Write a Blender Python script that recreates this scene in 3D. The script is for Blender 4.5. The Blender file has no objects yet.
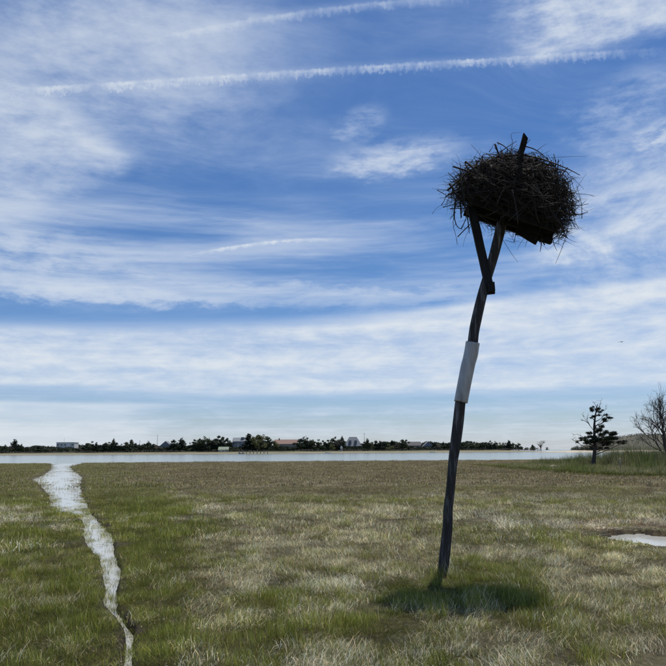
import bpy, math, random
import numpy as np
from mathutils import Vector, Matrix, Euler, noise as mnoise

scene = bpy.context.scene
col = scene.collection
R = math.radians
rng = np.random.default_rng(7)
rnd = random.Random(11)

# ------------------------------------------------------------------ camera
CAM_H = 1.6
FPX = 668.0                      # focal length in photo pixels (photo is 666 wide)
PITCH = math.atan((451.0 - 333.0) / FPX)
ROLL = R(-0.37)
camd = bpy.data.cameras.new('camera')
cam = bpy.data.objects.new('camera', camd)
col.objects.link(cam)
camd.sensor_width = 36.0
camd.lens = 36.0 * FPX / 666.0
camd.clip_start = 0.05
camd.clip_end = 60000.0
CM = (Matrix.Rotation(math.pi / 2 + PITCH, 3, 'X') @ Matrix.Rotation(ROLL, 3, 'Z'))
cam.matrix_world = Matrix.Translation((0, 0, CAM_H)) @ CM.to_4x4()
scene.camera = cam
scene.render.resolution_x = 1024
scene.render.resolution_y = 1024

def ray(px, py):
    return (CM @ Vector(((px - 333.0) / FPX, (333.0 - py) / FPX, -1.0))).normalized()
def at(px, py, z=0.0):
    d = ray(px, py)
    t = (z - CAM_H) / d.z
    return Vector((d.x * t, d.y * t, z))
def atY(px, py, Y):
    d = ray(px, py)
    t = Y / d.y
    return Vector((d.x * t, Y, CAM_H + d.z * t))
def azel(px, py):
    d = ray(px, py)
    return math.degrees(math.atan2(d.x, d.y)), math.degrees(math.asin(d.z))
CMn = np.array(CM)
def project(x, y, z=0.0):
    P = np.stack([x, y, np.full_like(x, z - CAM_H) if np.isscalar(z) else z - CAM_H], -1)
    c = P @ CMn
    return 333.0 + FPX * c[..., 0] / -c[..., 2], 333.0 - FPX * c[..., 1] / -c[..., 2]

# ------------------------------------------------------------------ key places, sun direction
NEST_Y = 8.45
POLE_Y = 8.75
nest_mid = atY(513, 203, NEST_Y)
shadow_mid = at(463, 597, 0.08)
SUN_DIR = (nest_mid - shadow_mid).normalized()
SUN_EL = math.asin(SUN_DIR.z)
SUN_AZ = math.atan2(SUN_DIR.x, SUN_DIR.y)      # clockwise from +Y

# ------------------------------------------------------------------ node helper
class S:
    """wraps a float socket so that arithmetic builds Math nodes"""
    def __init__(s, nt, sock): s.nt = nt; s.k = sock
    def _m(s, op, *a):
        n = s.nt.nodes.new('ShaderNodeMath'); n.operation = op
        for i, v in enumerate((s,) + a):
            if isinstance(v, S): s.nt.links.new(v.k, n.inputs[i])
            else: n.inputs[i].default_value = float(v)
        return S(s.nt, n.outputs[0])
    def __add__(s, o): return s._m('ADD', o)
    __radd__ = __add__
    def __sub__(s, o): return s._m('SUBTRACT', o)
    def __rsub__(s, o): return (s * -1.0) + o
    def __mul__(s, o): return s._m('MULTIPLY', o)
    __rmul__ = __mul__
    def __truediv__(s, o): return s._m('DIVIDE', o)
    def abs(s): return s._m('ABSOLUTE')
    def pow(s, e): return s._m('POWER', e)
    def max(s, o): return s._m('MAXIMUM', o)
    def min(s, o): return s._m('MINIMUM', o)
    def clamp(s):
        r = s._m('ADD', 0.0); r.k.node.use_clamp = True; return r
    def ss(s, a, b):                      # smoothstep a..b (a may exceed b)
        n = s.nt.nodes.new('ShaderNodeMapRange'); n.interpolation_type = 'SMOOTHSTEP'
        lo, hi, o0, o1 = (a, b, 0.0, 1.0) if a < b else (b, a, 1.0, 0.0)
        s.nt.links.new(s.k, n.inputs[0])
        n.inputs[1].default_value = lo; n.inputs[2].default_value = hi
        n.inputs[3].default_value = o0; n.inputs[4].default_value = o1
        return S(s.nt, n.outputs[0])
def combine(nt, x, y, z=0.0):
    n = nt.nodes.new('ShaderNodeCombineXYZ')
    for i, v in enumerate((x, y, z)):
        if isinstance(v, S): nt.links.new(v.k, n.inputs[i])
        else: n.inputs[i].default_value = v
    return n.outputs[0]
def noise(nt, vec, scale=1.0, detail=4, rough=0.55, dist=0.0, lac=2.0):
    n = nt.nodes.new('ShaderNodeTexNoise'); n.noise_dimensions = '3D'
    nt.links.new(vec, n.inputs['Vector'])
    n.inputs['Scale'].default_value = scale; n.inputs['Detail'].default_value = detail
    n.inputs['Roughness'].default_value = rough; n.inputs['Distortion'].default_value = dist
    n.inputs['Lacunarity'].default_value = lac
    return S(nt, n.outputs['Fac'])

# ------------------------------------------------------------------ world: Nishita sky with cirrus, bands and contrails
def make_world():
    w = bpy.data.worlds.new('World'); scene.world = w; w.use_nodes = True
    nt = w.node_tree; nt.nodes.clear()
    out = nt.nodes.new('ShaderNodeOutputWorld'); bg = nt.nodes.new('ShaderNodeBackground')
    nt.links.new(bg.outputs[0], out.inputs[0]); bg.inputs[1].default_value = 0.1
    sky = nt.nodes.new('ShaderNodeTexSky'); sky.sky_type = 'NISHITA'; sky.sun_disc = False
    sky.sun_elevation = SUN_EL; sky.sun_rotation = SUN_AZ
    sky.air_density = 1.0; sky.dust_density = 0.3; sky.ozone_density = 2.5
    tc = nt.nodes.new('ShaderNodeTexCoord')
    sep = nt.nodes.new('ShaderNodeSeparateXYZ'); nt.links.new(tc.outputs['Generated'], sep.inputs[0])
    x, y, z = (S(nt, sep.outputs[i]) for i in range(3))
    az = x._m('ARCTAN2', y) * 57.29578
    el = z.min(1.0).max(-1.0)._m('ARCSINE') * 57.29578
    zz = z.max(0.0) + 0.06
    pxx, pyy = x / zz, y / zz
    flat = combine(nt, pxx, pyy, 0.0)
    # domain warp shared by the cirrus
    w1 = noise(nt, flat, 0.9, 2, 0.5)
    w2 = noise(nt, combine(nt, pxx, pyy, 7.3), 0.9, 2, 0.5)
    wx = pxx + (w1 - 0.5) * 0.9; wy = pyy + (w2 - 0.5) * 0.9
    def fibres(ang, s_along, s_across, seed, detail=7, rough=0.62):
        c, s_ = math.cos(R(ang)), math.sin(R(ang))
        a = wx * c + wy * s_; b = wy * c - wx * s_
        return noise(nt, combine(nt, a * s_along, b * s_across, seed), 1.0, detail, rough)
    fA = fibres(8, 0.9, 2.6, 1.0)
    fB = fibres(60, 0.9, 3.4, 4.0)
    soft = noise(nt, combine(nt, wx, wy, 9.0), 1.6, 5, 0.55)
    # horizontally stretched mottling in angular space, for the layered bands low in the sky
    lay = noise(nt, combine(nt, az * 0.045 + (w1 - 0.5) * 0.8, el * 0.42 + (w2 - .5) * 0.8 - az * 0.012, 2.0), 1.0, 6, 0.6)
    lay2 = noise(nt, combine(nt, az * 0.02, el * 0.9 - az * 0.01, 5.0), 1.0, 5, 0.55)
    fine = noise(nt, combine(nt, az * 0.36 + (w2 - .5) * 2.0, el * 0.95 + (w1 - .5) * 1.5, 3.0), 1.0, 7, 0.62)
    azw = az + (soft - 0.5) * 7.0 + (fine - 0.5) * 3.0; elw = el + (fine - 0.5) * 3.0 + (w1 - 0.5) * 3.0
    def blob(cx, cy, rx, ry, rot=0.0, soft_=1.0):       # photo px centre and radii -> smooth elliptical mask
        a0, e0 = azel(cx, cy); k = 57.3 / FPX
        dx, dy = azw - a0, elw - e0
        c, s_ = math.cos(R(rot)), math.sin(R(rot))
        u = (dx * c + dy * s_) * (1 / (rx * k)); v = (dy * c - dx * s_) * (1 / (ry * k))
        return (u * u + v * v).ss(1.0, 0.0)
    layers = []
    # thin general veil that goes on over the whole sky
    layers.append(fA.ss(0.40, 0.80) * 0.36)
    layers.append(soft.ss(0.50, 0.85) * 0.20)
    # top-left veil
    layers.append(blob(70, 30, 330, 150, 3) * (soft * 0.5 + fA * 0.3 + fine * .35).ss(0.34, 0.80) * 0.66)
    # bright wedge at left, pointing right
    a0, e0 = azel(150, 160)
    u = (az - a0) * -1.0; v = (el - e0 + (fine - 0.5) * 1.6)
    wedge = ((u * 0.55 + 1.0).max(0.01) - v.abs()) * 0.5
    layers.append(wedge.ss(0.0, 1.4) * u.ss(-2.0, 3.0) * v.ss(-8.5, -3.0) * v.ss(7.0, 2.0) * (fA * 0.3 + soft * 0.5 + fine * .3).ss(0.25, 0.78) * 0.70)
    # top-right bright cirrus with a sharp lower edge
    ae, ee = azel(600, 53)
    edge = (el - ee - (az - ae) * 0.00 + (fine - 0.5) * 0.9)
    layers.append(edge.ss(-0.3, 1.2) * edge.ss(14.0, 4.0) * (az - azel(500, 40)[0] + (fine - .5) * 6).ss(-1.5, 6.0) * (az - azel(720, 40)[0]).ss(8.0, -3.0) * (fB * 0.35 + fine * 0.35 + soft * .3).ss(0.25, 0.62) * 0.86)
    # right-hand streaks climbing to the right
    layers.append(blob(640, 190, 140, 85, 42) * (fB * .75 + fine * .3).ss(0.36, 0.70) * 0.78)
    layers.append(blob(600, 238, 72, 11, 22) * (fB * 0.6 + fine * 0.5).ss(0.3, 0.62) * 0.55)
    layers.append(blob(612, 105, 75, 30, 18) * (fB * .6 + fine * .5).ss(0.42, 0.72) * 0.5)
    layers.append(blob(652, 138, 34, 14, 20) * fine.ss(0.35, 0.6) * 0.5)
    # wisps mid-sky
    layers.append(blob(405, 155, 85, 24, 3) * (fA * 0.5 + fine * 0.6).ss(0.38, 0.70) * 0.70)
    layers.append(blob(365, 118, 40, 20, 30) * (fA * .5 + fine * .6).ss(0.42, 0.7) * 0.42)
    # streaked zone above the main band, brightest at the left
    layers.append((el - azel(333, 305)[1]).ss(-1.0, 2.5) * (el - azel(333, 205)[1]).ss(2.0, -2.0) * (lay * .7 + lay2 * .3).ss(0.36, 0.68) * 0.55)
    layers.append(blob(10, 250, 260, 45, -6) * (lay * .4 + fine * .6).ss(0.28, 0.62) * 0.58)
    layers.append(blob(200, 296, 420, 16, 0) * lay.ss(0.25, 0.6) * 0.5)
    # clear blue slot above the band
    slot = (el - azel(120, 318)[1] - (az - azel(120, 318)[0]) * 0.045)
    # main white band
    top = azel(333, 312)[1]; bot = azel(333, 397)[1]
    tband = (el - top - (az * 0.055) + (lay - 0.5) * 1.1 + (w1 - .5) * 0.6)
    bband = (el - bot - (az * -0.004) + (lay2 - 0.5) * 1.2)
    body = (lay * 0.55 + fine * 0.45 + lay2 * .15).ss(0.36, 0.78) * 0.52 + 0.42
    layers.append(tband.ss(0.25, -0.55) * bband.ss(-0.5, 0.9) * body)
    # low pale bank at the left and thin strips down to the horizon
    b0 = el - azel(60, 401)[1] + (fine - .5) * 0.5
    layers.append(b0.ss(0.15, -0.3) * (az - azel(165, 420)[0] + (lay - .5) * 14).ss(4.0, -5.0) * 0.55)
    layers.append((el).ss(4.6, 3.4) * (lay2 * .6 + fine * .45).ss(0.40, 0.68) * 0.55)
    layers.append(el.ss(2.6, -0.3) * 0.34)
    # contrails: a core line along a curve with ragged fringes
    def contrail(pts, width, fringe, x0, x1, strength, seed, freq):
        P = [azel(*p) for p in pts]
        A = np.array([[a * a, a, 1.0] for a, e in P]); q, *_ = np.linalg.lstsq(A, np.array([e for a, e in P]), rcond=None)
        line = az * az * float(q[0]) + az * float(q[1]) + float(q[2])
        puff = noise(nt, combine(nt, az * freq, el * freq * .8, seed), 1.0, 3, 0.6)
        wob = noise(nt, combine(nt, az * 0.35, 0.0, seed + 3), 1.0, 4, 0.6)
        d = el - line + (wob - 0.5) * width * 1.2
        k = 1.0 / width
        core = (d.abs() * k - (puff - 0.5) * 2.6).ss(1.2, 0.2)
        teeth = (d * (-1.0 / fringe) + (puff - 0.55) * -3.2).ss(1.1, 0.4) * d.ss(width * 0.6, -width * 0.3) 
        span = (az - azel(x0, 80)[0]).ss(-6.0, 5.0) * (az - azel(x1, 80)[0]).ss(4.0, -7.0)
        body_ = (core * 0.95).max(teeth * 0.7) * (wob - .28).ss(0.0, .45) * (puff * 1.0 + .55)
        layers.append(body_.clamp() * span * strength)
        halo = (d.abs() * (k * 0.28)).ss(1.0, 0.0)
        layers.append(halo * span * 0.16)
    contrail([(0, 93), (100, 83), (170, 78), (250, 75.5), (330, 73), (400, 66), (470, 60), (540, 55), (660, 50)], 0.19, 0.60, 20, 640, 0.64, 11.0, 2.6)
    contrail([(150, 40), (220, 26), (280, 16), (333, 9), (420, 0)], 0.19, 0.5, 165, 480, 0.42, 21.0, 1.9)
    contrail([(195, 254), (235, 246.5), (270, 242), (300, 240), (345, 239)], 0.10, 0.25, 232, 318, 1.5, 34.0, 1.2)
    a = None
    for l in layers:
        t = 1.0 - l
        a = t if a is None else a * t
    sm_ = (slot + (fine - .5) * .8).abs().ss(1.3, 0.1) * (az - azel(420, 318)[0]).ss(6.0, -14.0)
    a = (1.0 - a).clamp() * (1.0 - sm_ * 0.65)
    # cloud light: grey-blue where thin, whiter where thick
    cr = nt.nodes.new('ShaderNodeValToRGB')
    nt.links.new(a.k, cr.inputs[0])
    e = cr.color_ramp.elements
    e[0].position = 0.0; e[0].color = (.50, .66, .95, 1)
    e[1].position = 1.0; e[1].color = (.86, .91, .95, 1)
    scl = nt.nodes.new('ShaderNodeVectorMath'); scl.operation = 'SCALE'
    nt.links.new(cr.outputs[0], scl.inputs[0]); scl.inputs['Scale'].default_value = 9.0
    mix = nt.nodes.new('ShaderNodeMix'); mix.data_type = 'RGBA'
    nt.links.new(a.k, mix.inputs[0])
    hs = nt.nodes.new('ShaderNodeHueSaturation')
    nt.links.new(sky.outputs[0], hs.inputs['Color'])
    hs.inputs['Saturation'].default_value = 1.22; hs.inputs['Value'].default_value = 1.0
    tint = nt.nodes.new('ShaderNodeMix'); tint.data_type = 'RGBA'; tint.blend_type = 'MULTIPLY'; nt.links.new(el.ss(16.0, 0.0).k, tint.inputs[0])
    deep = nt.nodes.new('ShaderNodeMix'); deep.data_type = 'RGBA'; deep.blend_type = 'MULTIPLY'; deep.inputs[0].default_value = 1.0
    nt.links.new(hs.outputs[0], deep.inputs[6]); deep.inputs[7].default_value = (.84, .88, 1.01, 1)
    nt.links.new(deep.outputs[2], tint.inputs[6]); tint.inputs[7].default_value = (.90, .92, 1.02, 1)
    nt.links.new(tint.outputs[2], mix.inputs[6]); nt.links.new(scl.outputs[0], mix.inputs[7])
    nt.links.new(mix.outputs[2], bg.inputs[0])
    w.cycles.sampling_method = 'MANUAL'; w.cycles.sample_map_resolution = 512
make_world()

# ------------------------------------------------------------------ sun, exposure
sd = bpy.data.lights.new('sun', 'SUN'); sd.energy = 4.6; sd.angle = R(0.53); sd.color = (1.0, 0.93, 0.80)
so = bpy.data.objects.new('sun', sd); col.objects.link(so)
so.rotation_mode = 'QUATERNION'; so.rotation_quaternion = SUN_DIR.to_track_quat('Z', 'Y')
so.location = (0, 0, 30)
vs = scene.view_settings
vs.view_transform = 'Standard'; vs.look = 'None'; vs.exposure = 0.0; vs.gamma = 1.0; vs.use_curve_mapping = False

# ------------------------------------------------------------------ object helpers
def tag(o, label=None, cat=None, group=None, kind=None):
    if label: o['label'] = label
    if cat: o['category'] = cat
    if group: o['group'] = group
    if kind: o['kind'] = kind
    return o
def empty(name, loc=(0, 0, 0), rz=0.0):
    o = bpy.data.objects.new(name, None); col.objects.link(o)
    o.location = loc; o.rotation_euler = (0, 0, rz); o.empty_display_size = 0.2
    return o
def link_mesh(name, me, mat=None, parent=None):
    o = bpy.data.objects.new(name, me); col.objects.link(o)
    if mat and not me.materials: me.materials.append(mat)
    if parent: o.parent = parent
    return o
def copy_tree(o, parent=None):
    c = o.copy(); col.objects.link(c); c.parent = parent
    for ch in list(o.children): copy_tree(ch, c)
    return c
def np_mesh(name, V, F, smooth=False):
    """V (n,3), F (m,k) all faces of the same size k"""
    me = bpy.data.meshes.new(name)
    V = np.asarray(V, np.float32); F = np.asarray(F, np.int32); k = F.shape[1]
    me.vertices.add(len(V)); me.vertices.foreach_set('co', V.ravel())
    me.loops.add(F.size); me.loops.foreach_set('vertex_index', F.ravel())
    me.polygons.add(len(F)); me.polygons.foreach_set('loop_start', np.arange(0, F.size, k, dtype=np.int32))
    me.polygons.foreach_set('loop_total', np.full(len(F), k, np.int32))
    if smooth: me.polygons.foreach_set('use_smooth', np.ones(len(F), bool))
    me.update(); me.validate()
    return me

class MB:
    def __init__(s): s.v = []; s.f = []; s.sm = []
    def add(s, vs, fs, smooth=False):
        b = len(s.v); s.v += [tuple(v) for v in vs]
        s.f += [tuple(i + b for i in f) for f in fs]; s.sm += [smooth] * len(fs)
        return s
    def tube(s, pts, rad, sides=6, smooth=True, caps=True, wob=0.0):
        pts = [Vector(p) for p in pts]; n = len(pts)
        if not hasattr(rad, '__len__'): rad = [rad] * n
        up = Vector((0.13, 0.31, 0.94)); vs = []; a0 = rnd.random() * 6.28
        x = None
        for i, p in enumerate(pts):
            d = (pts[min(i + 1, n - 1)] - pts[max(i - 1, 0)]).normalized()
            if x is None:
                x = d.cross(up)
                if x.length < .05: x = d.cross(Vector((1, 0, 0)))
            x = (x - d * x.dot(d)).normalized(); y = d.cross(x)
            for k in range(sides):
                a = a0 + 6.28318 * k / sides; r = rad[i] * (1 + wob * (rnd.random() - .5))
                vs.append(p + x * (math.cos(a) * r) + y * (math.sin(a) * r))
        fs = [(i * sides + k, i * sides + (k + 1) % sides, (i + 1) * sides + (k + 1) % sides, (i + 1) * sides + k)
              for i in range(n - 1) for k in range(sides)]
        if caps:
            fs.append(tuple(reversed(range(sides)))); fs.append(tuple((n - 1) * sides + k for k in range(sides)))
        return s.add(vs, fs, smooth)
    def box(s, lo, hi, M=None):
        x0, y0, z0 = lo; x1, y1, z1 = hi
        vs = [Vector(v) for v in ((x0, y0, z0), (x1, y0, z0), (x1, y1, z0), (x0, y1, z0), (x0, y0, z1), (x1, y0, z1), (x1, y1, z1), (x0, y1, z1))]
        if M is not None: vs = [M @ v for v in vs]
        return s.add(vs, [(0, 3, 2, 1), (4, 5, 6, 7), (0, 1, 5, 4), (1, 2, 6, 5), (2, 3, 7, 6), (3, 0, 4, 7)])
    def build(s, name, mat, parent=None):
        me = bpy.data.meshes.new(name); me.from_pydata(s.v, [], s.f); me.update()
        me.polygons.foreach_set('use_smooth', s.sm)
        return link_mesh(name, me, mat, parent)

# ------------------------------------------------------------------ materials
def mat_new(name):
    m = bpy.data.materials.new(name); m.use_nodes = True
    nt = m.node_tree; b = nt.nodes['Principled BSDF']
    return m, nt, b
def objco(nt, space='Object'):
    t = nt.nodes.new('ShaderNodeTexCoord'); return t.outputs[space]
def ramp(nt, fac, stops):
    n = nt.nodes.new('ShaderNodeValToRGB'); nt.links.new(fac.k if isinstance(fac, S) else fac, n.inputs[0])
    e = n.color_ramp.elements
    while len(e) < len(stops): e.new(0.5)
    for k, (p, c) in enumerate(stops): e[k].position = p; e[k].color = (*c, 1)
    return n.outputs[0]
def bump(nt, b, h, strength, dist=0.02):
    n = nt.nodes.new('ShaderNodeBump'); n.inputs['Strength'].default_value = strength; n.inputs['Distance'].default_value = dist
    nt.links.new(h.k if isinstance(h, S) else h, n.inputs['Height']); nt.links.new(n.outputs[0], b.inputs['Normal'])
def mapped(nt, vec, sc):
    n = nt.nodes.new('ShaderNodeMapping'); nt.links.new(vec, n.inputs[0]); n.inputs['Scale'].default_value = sc
    return n.outputs[0]
def simple(name, stops, scale=3.0, rough=0.85, stretch=(1, 1, 1), bstr=0.3, bdist=0.02, detail=6, metal=0.0, spec=0.3):
    m, nt, b = mat_new(name)
    v = mapped(nt, objco(nt), stretch)
    f = noise(nt, v, scale, detail, 0.6)
    nt.links.new(ramp(nt, f, stops), b.inputs['Base Color'])
    b.inputs['Roughness'].default_value = rough; b.inputs['Metallic'].default_value = metal
    b.inputs['Specular IOR Level'].default_value = spec
    if bstr: bump(nt, b, noise(nt, v, scale * 2.3, detail, 0.65), bstr, bdist)
    return m
def leaf_mat(name, c0, c1, trans=0.3, scale=0.5):
    m, nt, b = mat_new(name)
    f = noise(nt, objco(nt), scale, 3, 0.6)
    oi = nt.nodes.new('ShaderNodeObjectInfo')
    g = f * 0.6 + S(nt, oi.outputs['Random']) * 0.55
    c = ramp(nt, g, [(0.3, c0), (0.75, c1)])
    nt.links.new(c, b.inputs['Base Color']); b.inputs['Roughness'].default_value = 0.7; b.inputs['Specular IOR Level'].default_value = 0.2
    t = nt.nodes.new('ShaderNodeBsdfTranslucent'); nt.links.new(c, t.inputs[0])
    mx = nt.nodes.new('ShaderNodeMixShader'); mx.inputs[0].default_value = trans
    nt.links.new(b.outputs[0], mx.inputs[1]); nt.links.new(t.outputs[0], mx.inputs[2])
    nt.links.new(mx.outputs[0], nt.nodes['Material Output'].inputs[0])
    return m

def grass_mat():
    m, nt, b = mat_new('grass_blade')
    at_ = nt.nodes.new('ShaderNodeAttribute'); at_.attribute_type = 'INSTANCER'; at_.attribute_name = 'tint'
    sh = nt.nodes.new('ShaderNodeAttribute'); sh.attribute_type = 'GEOMETRY'; sh.attribute_name = 'shade'
    mx = nt.nodes.new('ShaderNodeMix'); mx.data_type = 'RGBA'; mx.blend_type = 'MULTIPLY'; mx.inputs[0].default_value = 1.0
    nt.links.new(at_.outputs['Color'], mx.inputs[6]); nt.links.new(sh.outputs['Color'], mx.inputs[7])
    c = mx.outputs[2]
    nt.links.new(c, b.inputs['Base Color']); b.inputs['Roughness'].default_value = 0.75; b.inputs['Specular IOR Level'].default_value = 0.10
    t = nt.nodes.new('ShaderNodeBsdfTranslucent'); nt.links.new(c, t.inputs[0])
    ms = nt.nodes.new('ShaderNodeMixShader'); ms.inputs[0].default_value = 0.35
    nt.links.new(b.outputs[0], ms.inputs[1]); nt.links.new(t.outputs[0], ms.inputs[2])
    nt.links.new(ms.outputs[0], nt.nodes['Material Output'].inputs[0])
    return m

def water_mat(name, rough, wscale, wstr, colr=(0.02, 0.035, 0.04), stretch=(1, 1, 1)):
    m, nt, b = mat_new(name)
    b.inputs['Base Color'].default_value = (*colr, 1); b.inputs['Roughness'].default_value = rough
    b.inputs['IOR'].default_value = 1.333
    v = mapped(nt, objco(nt), stretch)
    bump(nt, b, noise(nt, v, wscale, 3, 0.55), wstr, 0.05)
    return m

def ground_mat():
    m, nt, b = mat_new('marsh_ground')
    a = nt.nodes.new('ShaderNodeAttribute'); a.attribute_type = 'GEOMETRY'; a.attribute_name = 'cover'
    o = objco(nt)
    f = noise(nt, o, 9.0, 8, 0.7); f2 = noise(nt, o, 0.9, 6, 0.65)
    v = (f * 0.9 + f2 * 0.5)
    k = v.ss(0.35, 1.05) * 1.9 + 0.12
    s = nt.nodes.new('ShaderNodeVectorMath'); s.operation = 'SCALE'
    nt.links.new(a.outputs['Color'], s.inputs[0]); nt.links.new(k.k, s.inputs['Scale'])
    nt.links.new(s.outputs[0], b.inputs['Base Color'])
    b.inputs['Roughness'].default_value = 0.9; b.inputs['Specular IOR Level'].default_value = 0.15
    bump(nt, b, noise(nt, o, 28.0, 8, 0.75), 1.0, 0.05)
    return m

M = {}
M['grass'] = grass_mat()
M['ground'] = ground_mat()
M['creek'] = water_mat('creek_water', 0.16, 3.0, 0.12, (0.40, 0.41, 0.39), (1, 0.5, 1))
M['bay'] = water_mat('bay_water', 0.16, 0.6, 0.2, (0.20, 0.225, 0.195), (0.5, 1.5, 1))
M['wood'] = simple('weathered_wood', [(0.25, (.06, .05, .045)), (0.6, (.16, .145, .13)), (0.85, (.26, .24, .22))], 10, 0.9, (1, 1, .12), 0.8, 0.01)
M['board'] = simple('grey_board', [(0.3, (.007, .006, .006)), (0.7, (.022, .021, .02))], 12, 0.9, (1, 1, .15), 0.6, 0.006)
M['metal'] = simple('dull_sheet_metal', [(0.25, (.20, .18, .16)), (0.42, (.36, .36, .36)), (0.7, (.50, .51, .52))], 7, 0.5, (1.6, 1.6, .35), 0.35, 0.012, metal=0.2)
M['nail'] = simple('rusty_nail', [(0.3, (.05, .03, .02)), (0.7, (.12, .07, .05))], 20, 0.7)
M['stick'] = simple('nest_stick', [(0.3, (.018, .014, .012)), (0.6, (.045, .038, .033)), (0.72, (.20, .18, .155))], 4, 0.85, (1, 1, 1), 0.2, 0.004)
M['core'] = simple('packed_debris', [(0.3, (.006, .005, .004)), (0.7, (.02, .017, .014))], 18, 0.95, (1, 1, 1), 1.0, 0.03)
M['sand'] = simple('beach_sand', [(0.3, (.34, .30, .23)), (0.7, (.50, .45, .36))], 0.4, 0.95, (1, 1, 1), 0.2, 0.1)
M['scrub'] = simple('scrub_slope', [(0.3, (.055, .06, .045)), (0.55, (.09, .09, .07)), (0.8, (.15, .14, .115))], 0.12, 0.95, (1, 1, 1), 0.8, 0.6)
M['bark'] = simple('dark_bark', [(0.3, (.035, .03, .026)), (0.7, (.09, .08, .07))], 6, 0.9, (1, 1, .2), 0.7, 0.03)
M['needle'] = leaf_mat('dark_needles', (.012, .022, .012), (.035, .05, .022), 0.15, 0.8)
M['evergreen'] = leaf_mat('evergreen_leaves', (.012, .024, .016), (.055, .07, .04), 0.12, 0.25)
M['leafy'] = leaf_mat('spring_leaves', (.07, .085, .035), (.16, .17, .085), 0.3, 0.25)
M['twig'] = leaf_mat('twig_haze', (.07, .06, .05), (.17, .155, .13), 0.1, 0.3)
M['feather'] = simple('gull_feathers', [(0.3, (.10, .10, .11)), (0.7, (.18, .18, .19))], 8, 0.8)
M['driftwood'] = simple('bleached_driftwood', [(0.3, (.50, .48, .44)), (0.7, (.72, .70, .66))], 6, 0.8, (.2, 1, 1), 0.4, 0.01)
M['glass'] = simple('window_glass', [(0.3, (.02, .025, .03)), (0.7, (.05, .06, .07))], 1, 0.08, bstr=0, spec=0.6)
def paint(name, c, var=0.85, sc=0.8):
    return simple(name, [(0.3, tuple(v * var for v in c)), (0.7, c)], sc, 0.8, (1, 1, 4), 0.15, 0.02)
M['white_wall'] = paint('white_wall', (.62, .63, .62))
M['grey_wall'] = paint('grey_shingle_wall', (.22, .24, .26))
M['bluegrey_wall'] = paint('blue_grey_wall', (.17, .22, .26))
M['brown_wall'] = paint('brown_shingle_wall', (.13, .11, .10))
M['tan_wall'] = paint('tan_wall', (.36, .32, .26))
M['grey_roof'] = paint('grey_roof', (.20, .22, .25))
M['dark_roof'] = paint('dark_roof', (.09, .09, .10))
M['red_roof'] = paint('red_roof', (.24, .16, .14))
M['green_roof'] = paint('pale_green_roof', (.26, .31, .24))
M['white_trim'] = paint('white_trim', (.75, .75, .74))

# ------------------------------------------------------------------ vectorised value noise
_perm = rng.permutation(512)
def vnoise(x, y, seed=0):
    xi = np.floor(x).astype(int); yi = np.floor(y).astype(int)
    fx = x - xi; fy = y - yi
    fx = fx * fx * (3 - 2 * fx); fy = fy * fy * (3 - 2 * fy)
    def h(a, b): return _perm[(_perm[(a + seed * 57) & 511] + b) & 511] / 511.0
    return (h(xi, yi) * (1 - fx) * (1 - fy) + h(xi + 1, yi) * fx * (1 - fy) + h(xi, yi + 1) * (1 - fx) * fy + h(xi + 1, yi + 1) * fx * fy)
def fbm(x, y, seed=0, octv=4, gain=0.5):
    s = 0; a = 1; t = 0
    for i in range(octv):
        s = s + a * vnoise(x * 2 ** i + 13.7 * i, y * 2 ** i + 5.1 * i, seed + i); t += a; a *= gain
    return s / t
def sstep(v, a, b):
    t = np.clip((v - a) / (b - a), 0, 1); return t * t * (3 - 2 * t)

# ------------------------------------------------------------------ creek, puddle and shore outlines (traced on the ground plane)
WZ = -0.045
creek_l = [(49, 463.2), (51, 467.7), (43, 475.5), (31, 480), (40, 486), (46.4, 495.6), (51, 503), (46, 508), (62, 515.7), (80, 519), (84, 528), (82, 537), (88, 549.7), (100.5, 565), (103.6, 583.7), (105, 611.6), (114.5, 624), (126.5, 636), (125, 652), (124, 668), (118, 720), (112, 800)]
creek_r = [(84, 463.2), (70, 467.5), (76, 472.4), (83, 477), (80.4, 487.8), (86.6, 503.3), (92.8, 515.7), (102, 525), (113, 537), (116, 556), (121, 571.4), (118, 590), (117, 611.6), (125.5, 624), (133, 636), (134, 651.8), (132, 668), (130, 720), (124, 800)]
def gp(p): v = at(p[0], p[1], WZ); return (v.x, v.y)
creek_poly = np.array([gp(p) for p in creek_l] + [gp(p) for p in reversed(creek_r)])
puddle_poly = np.array([gp(p) for p in [(612, 538), (622, 535.5), (640, 535), (668, 539), (700, 543), (720, 549), (690, 552), (662, 549.5), (640, 546), (620, 542.5)]])
puddle2_poly = np.array([gp(p) for p in [(628, 612), (640, 608), (690, 610), (720, 618), (700, 628), (655, 624), (632, 619)]])
def sdf(poly, x, y):
    """signed distance, negative inside"""
    d = np.full(x.shape, 1e9); c = np.zeros(x.shape, bool); n = len(poly)
    for i in range(n):
        ax, ay = poly[i]; bx, by = poly[(i + 1) % n]
        ex, ey = bx - ax, by - ay; wx, wy = x - ax, y - ay
        t = np.clip((wx * ex + wy * ey) / (ex * ex + ey * ey), 0, 1)
        d = np.minimum(d, (wx - ex * t) ** 2 + (wy - ey * t) ** 2)
        cond = ((ay > y) != (by > y)) & (x < (bx - ax) * (y - ay) / (by - ay + 1e-12) + ax)
        c ^= cond
    d = np.sqrt(d); return np.where(c, -d, d)
SHORE_Y = 106.0
def shore(x):      # y of the marsh edge
    return SHORE_Y + 2.2 * (fbm(x * 0.05, x * 0 + 3.3, 5) - 0.5) + np.where(x > 12, (x - 12) * 0.25, 0)
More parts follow.
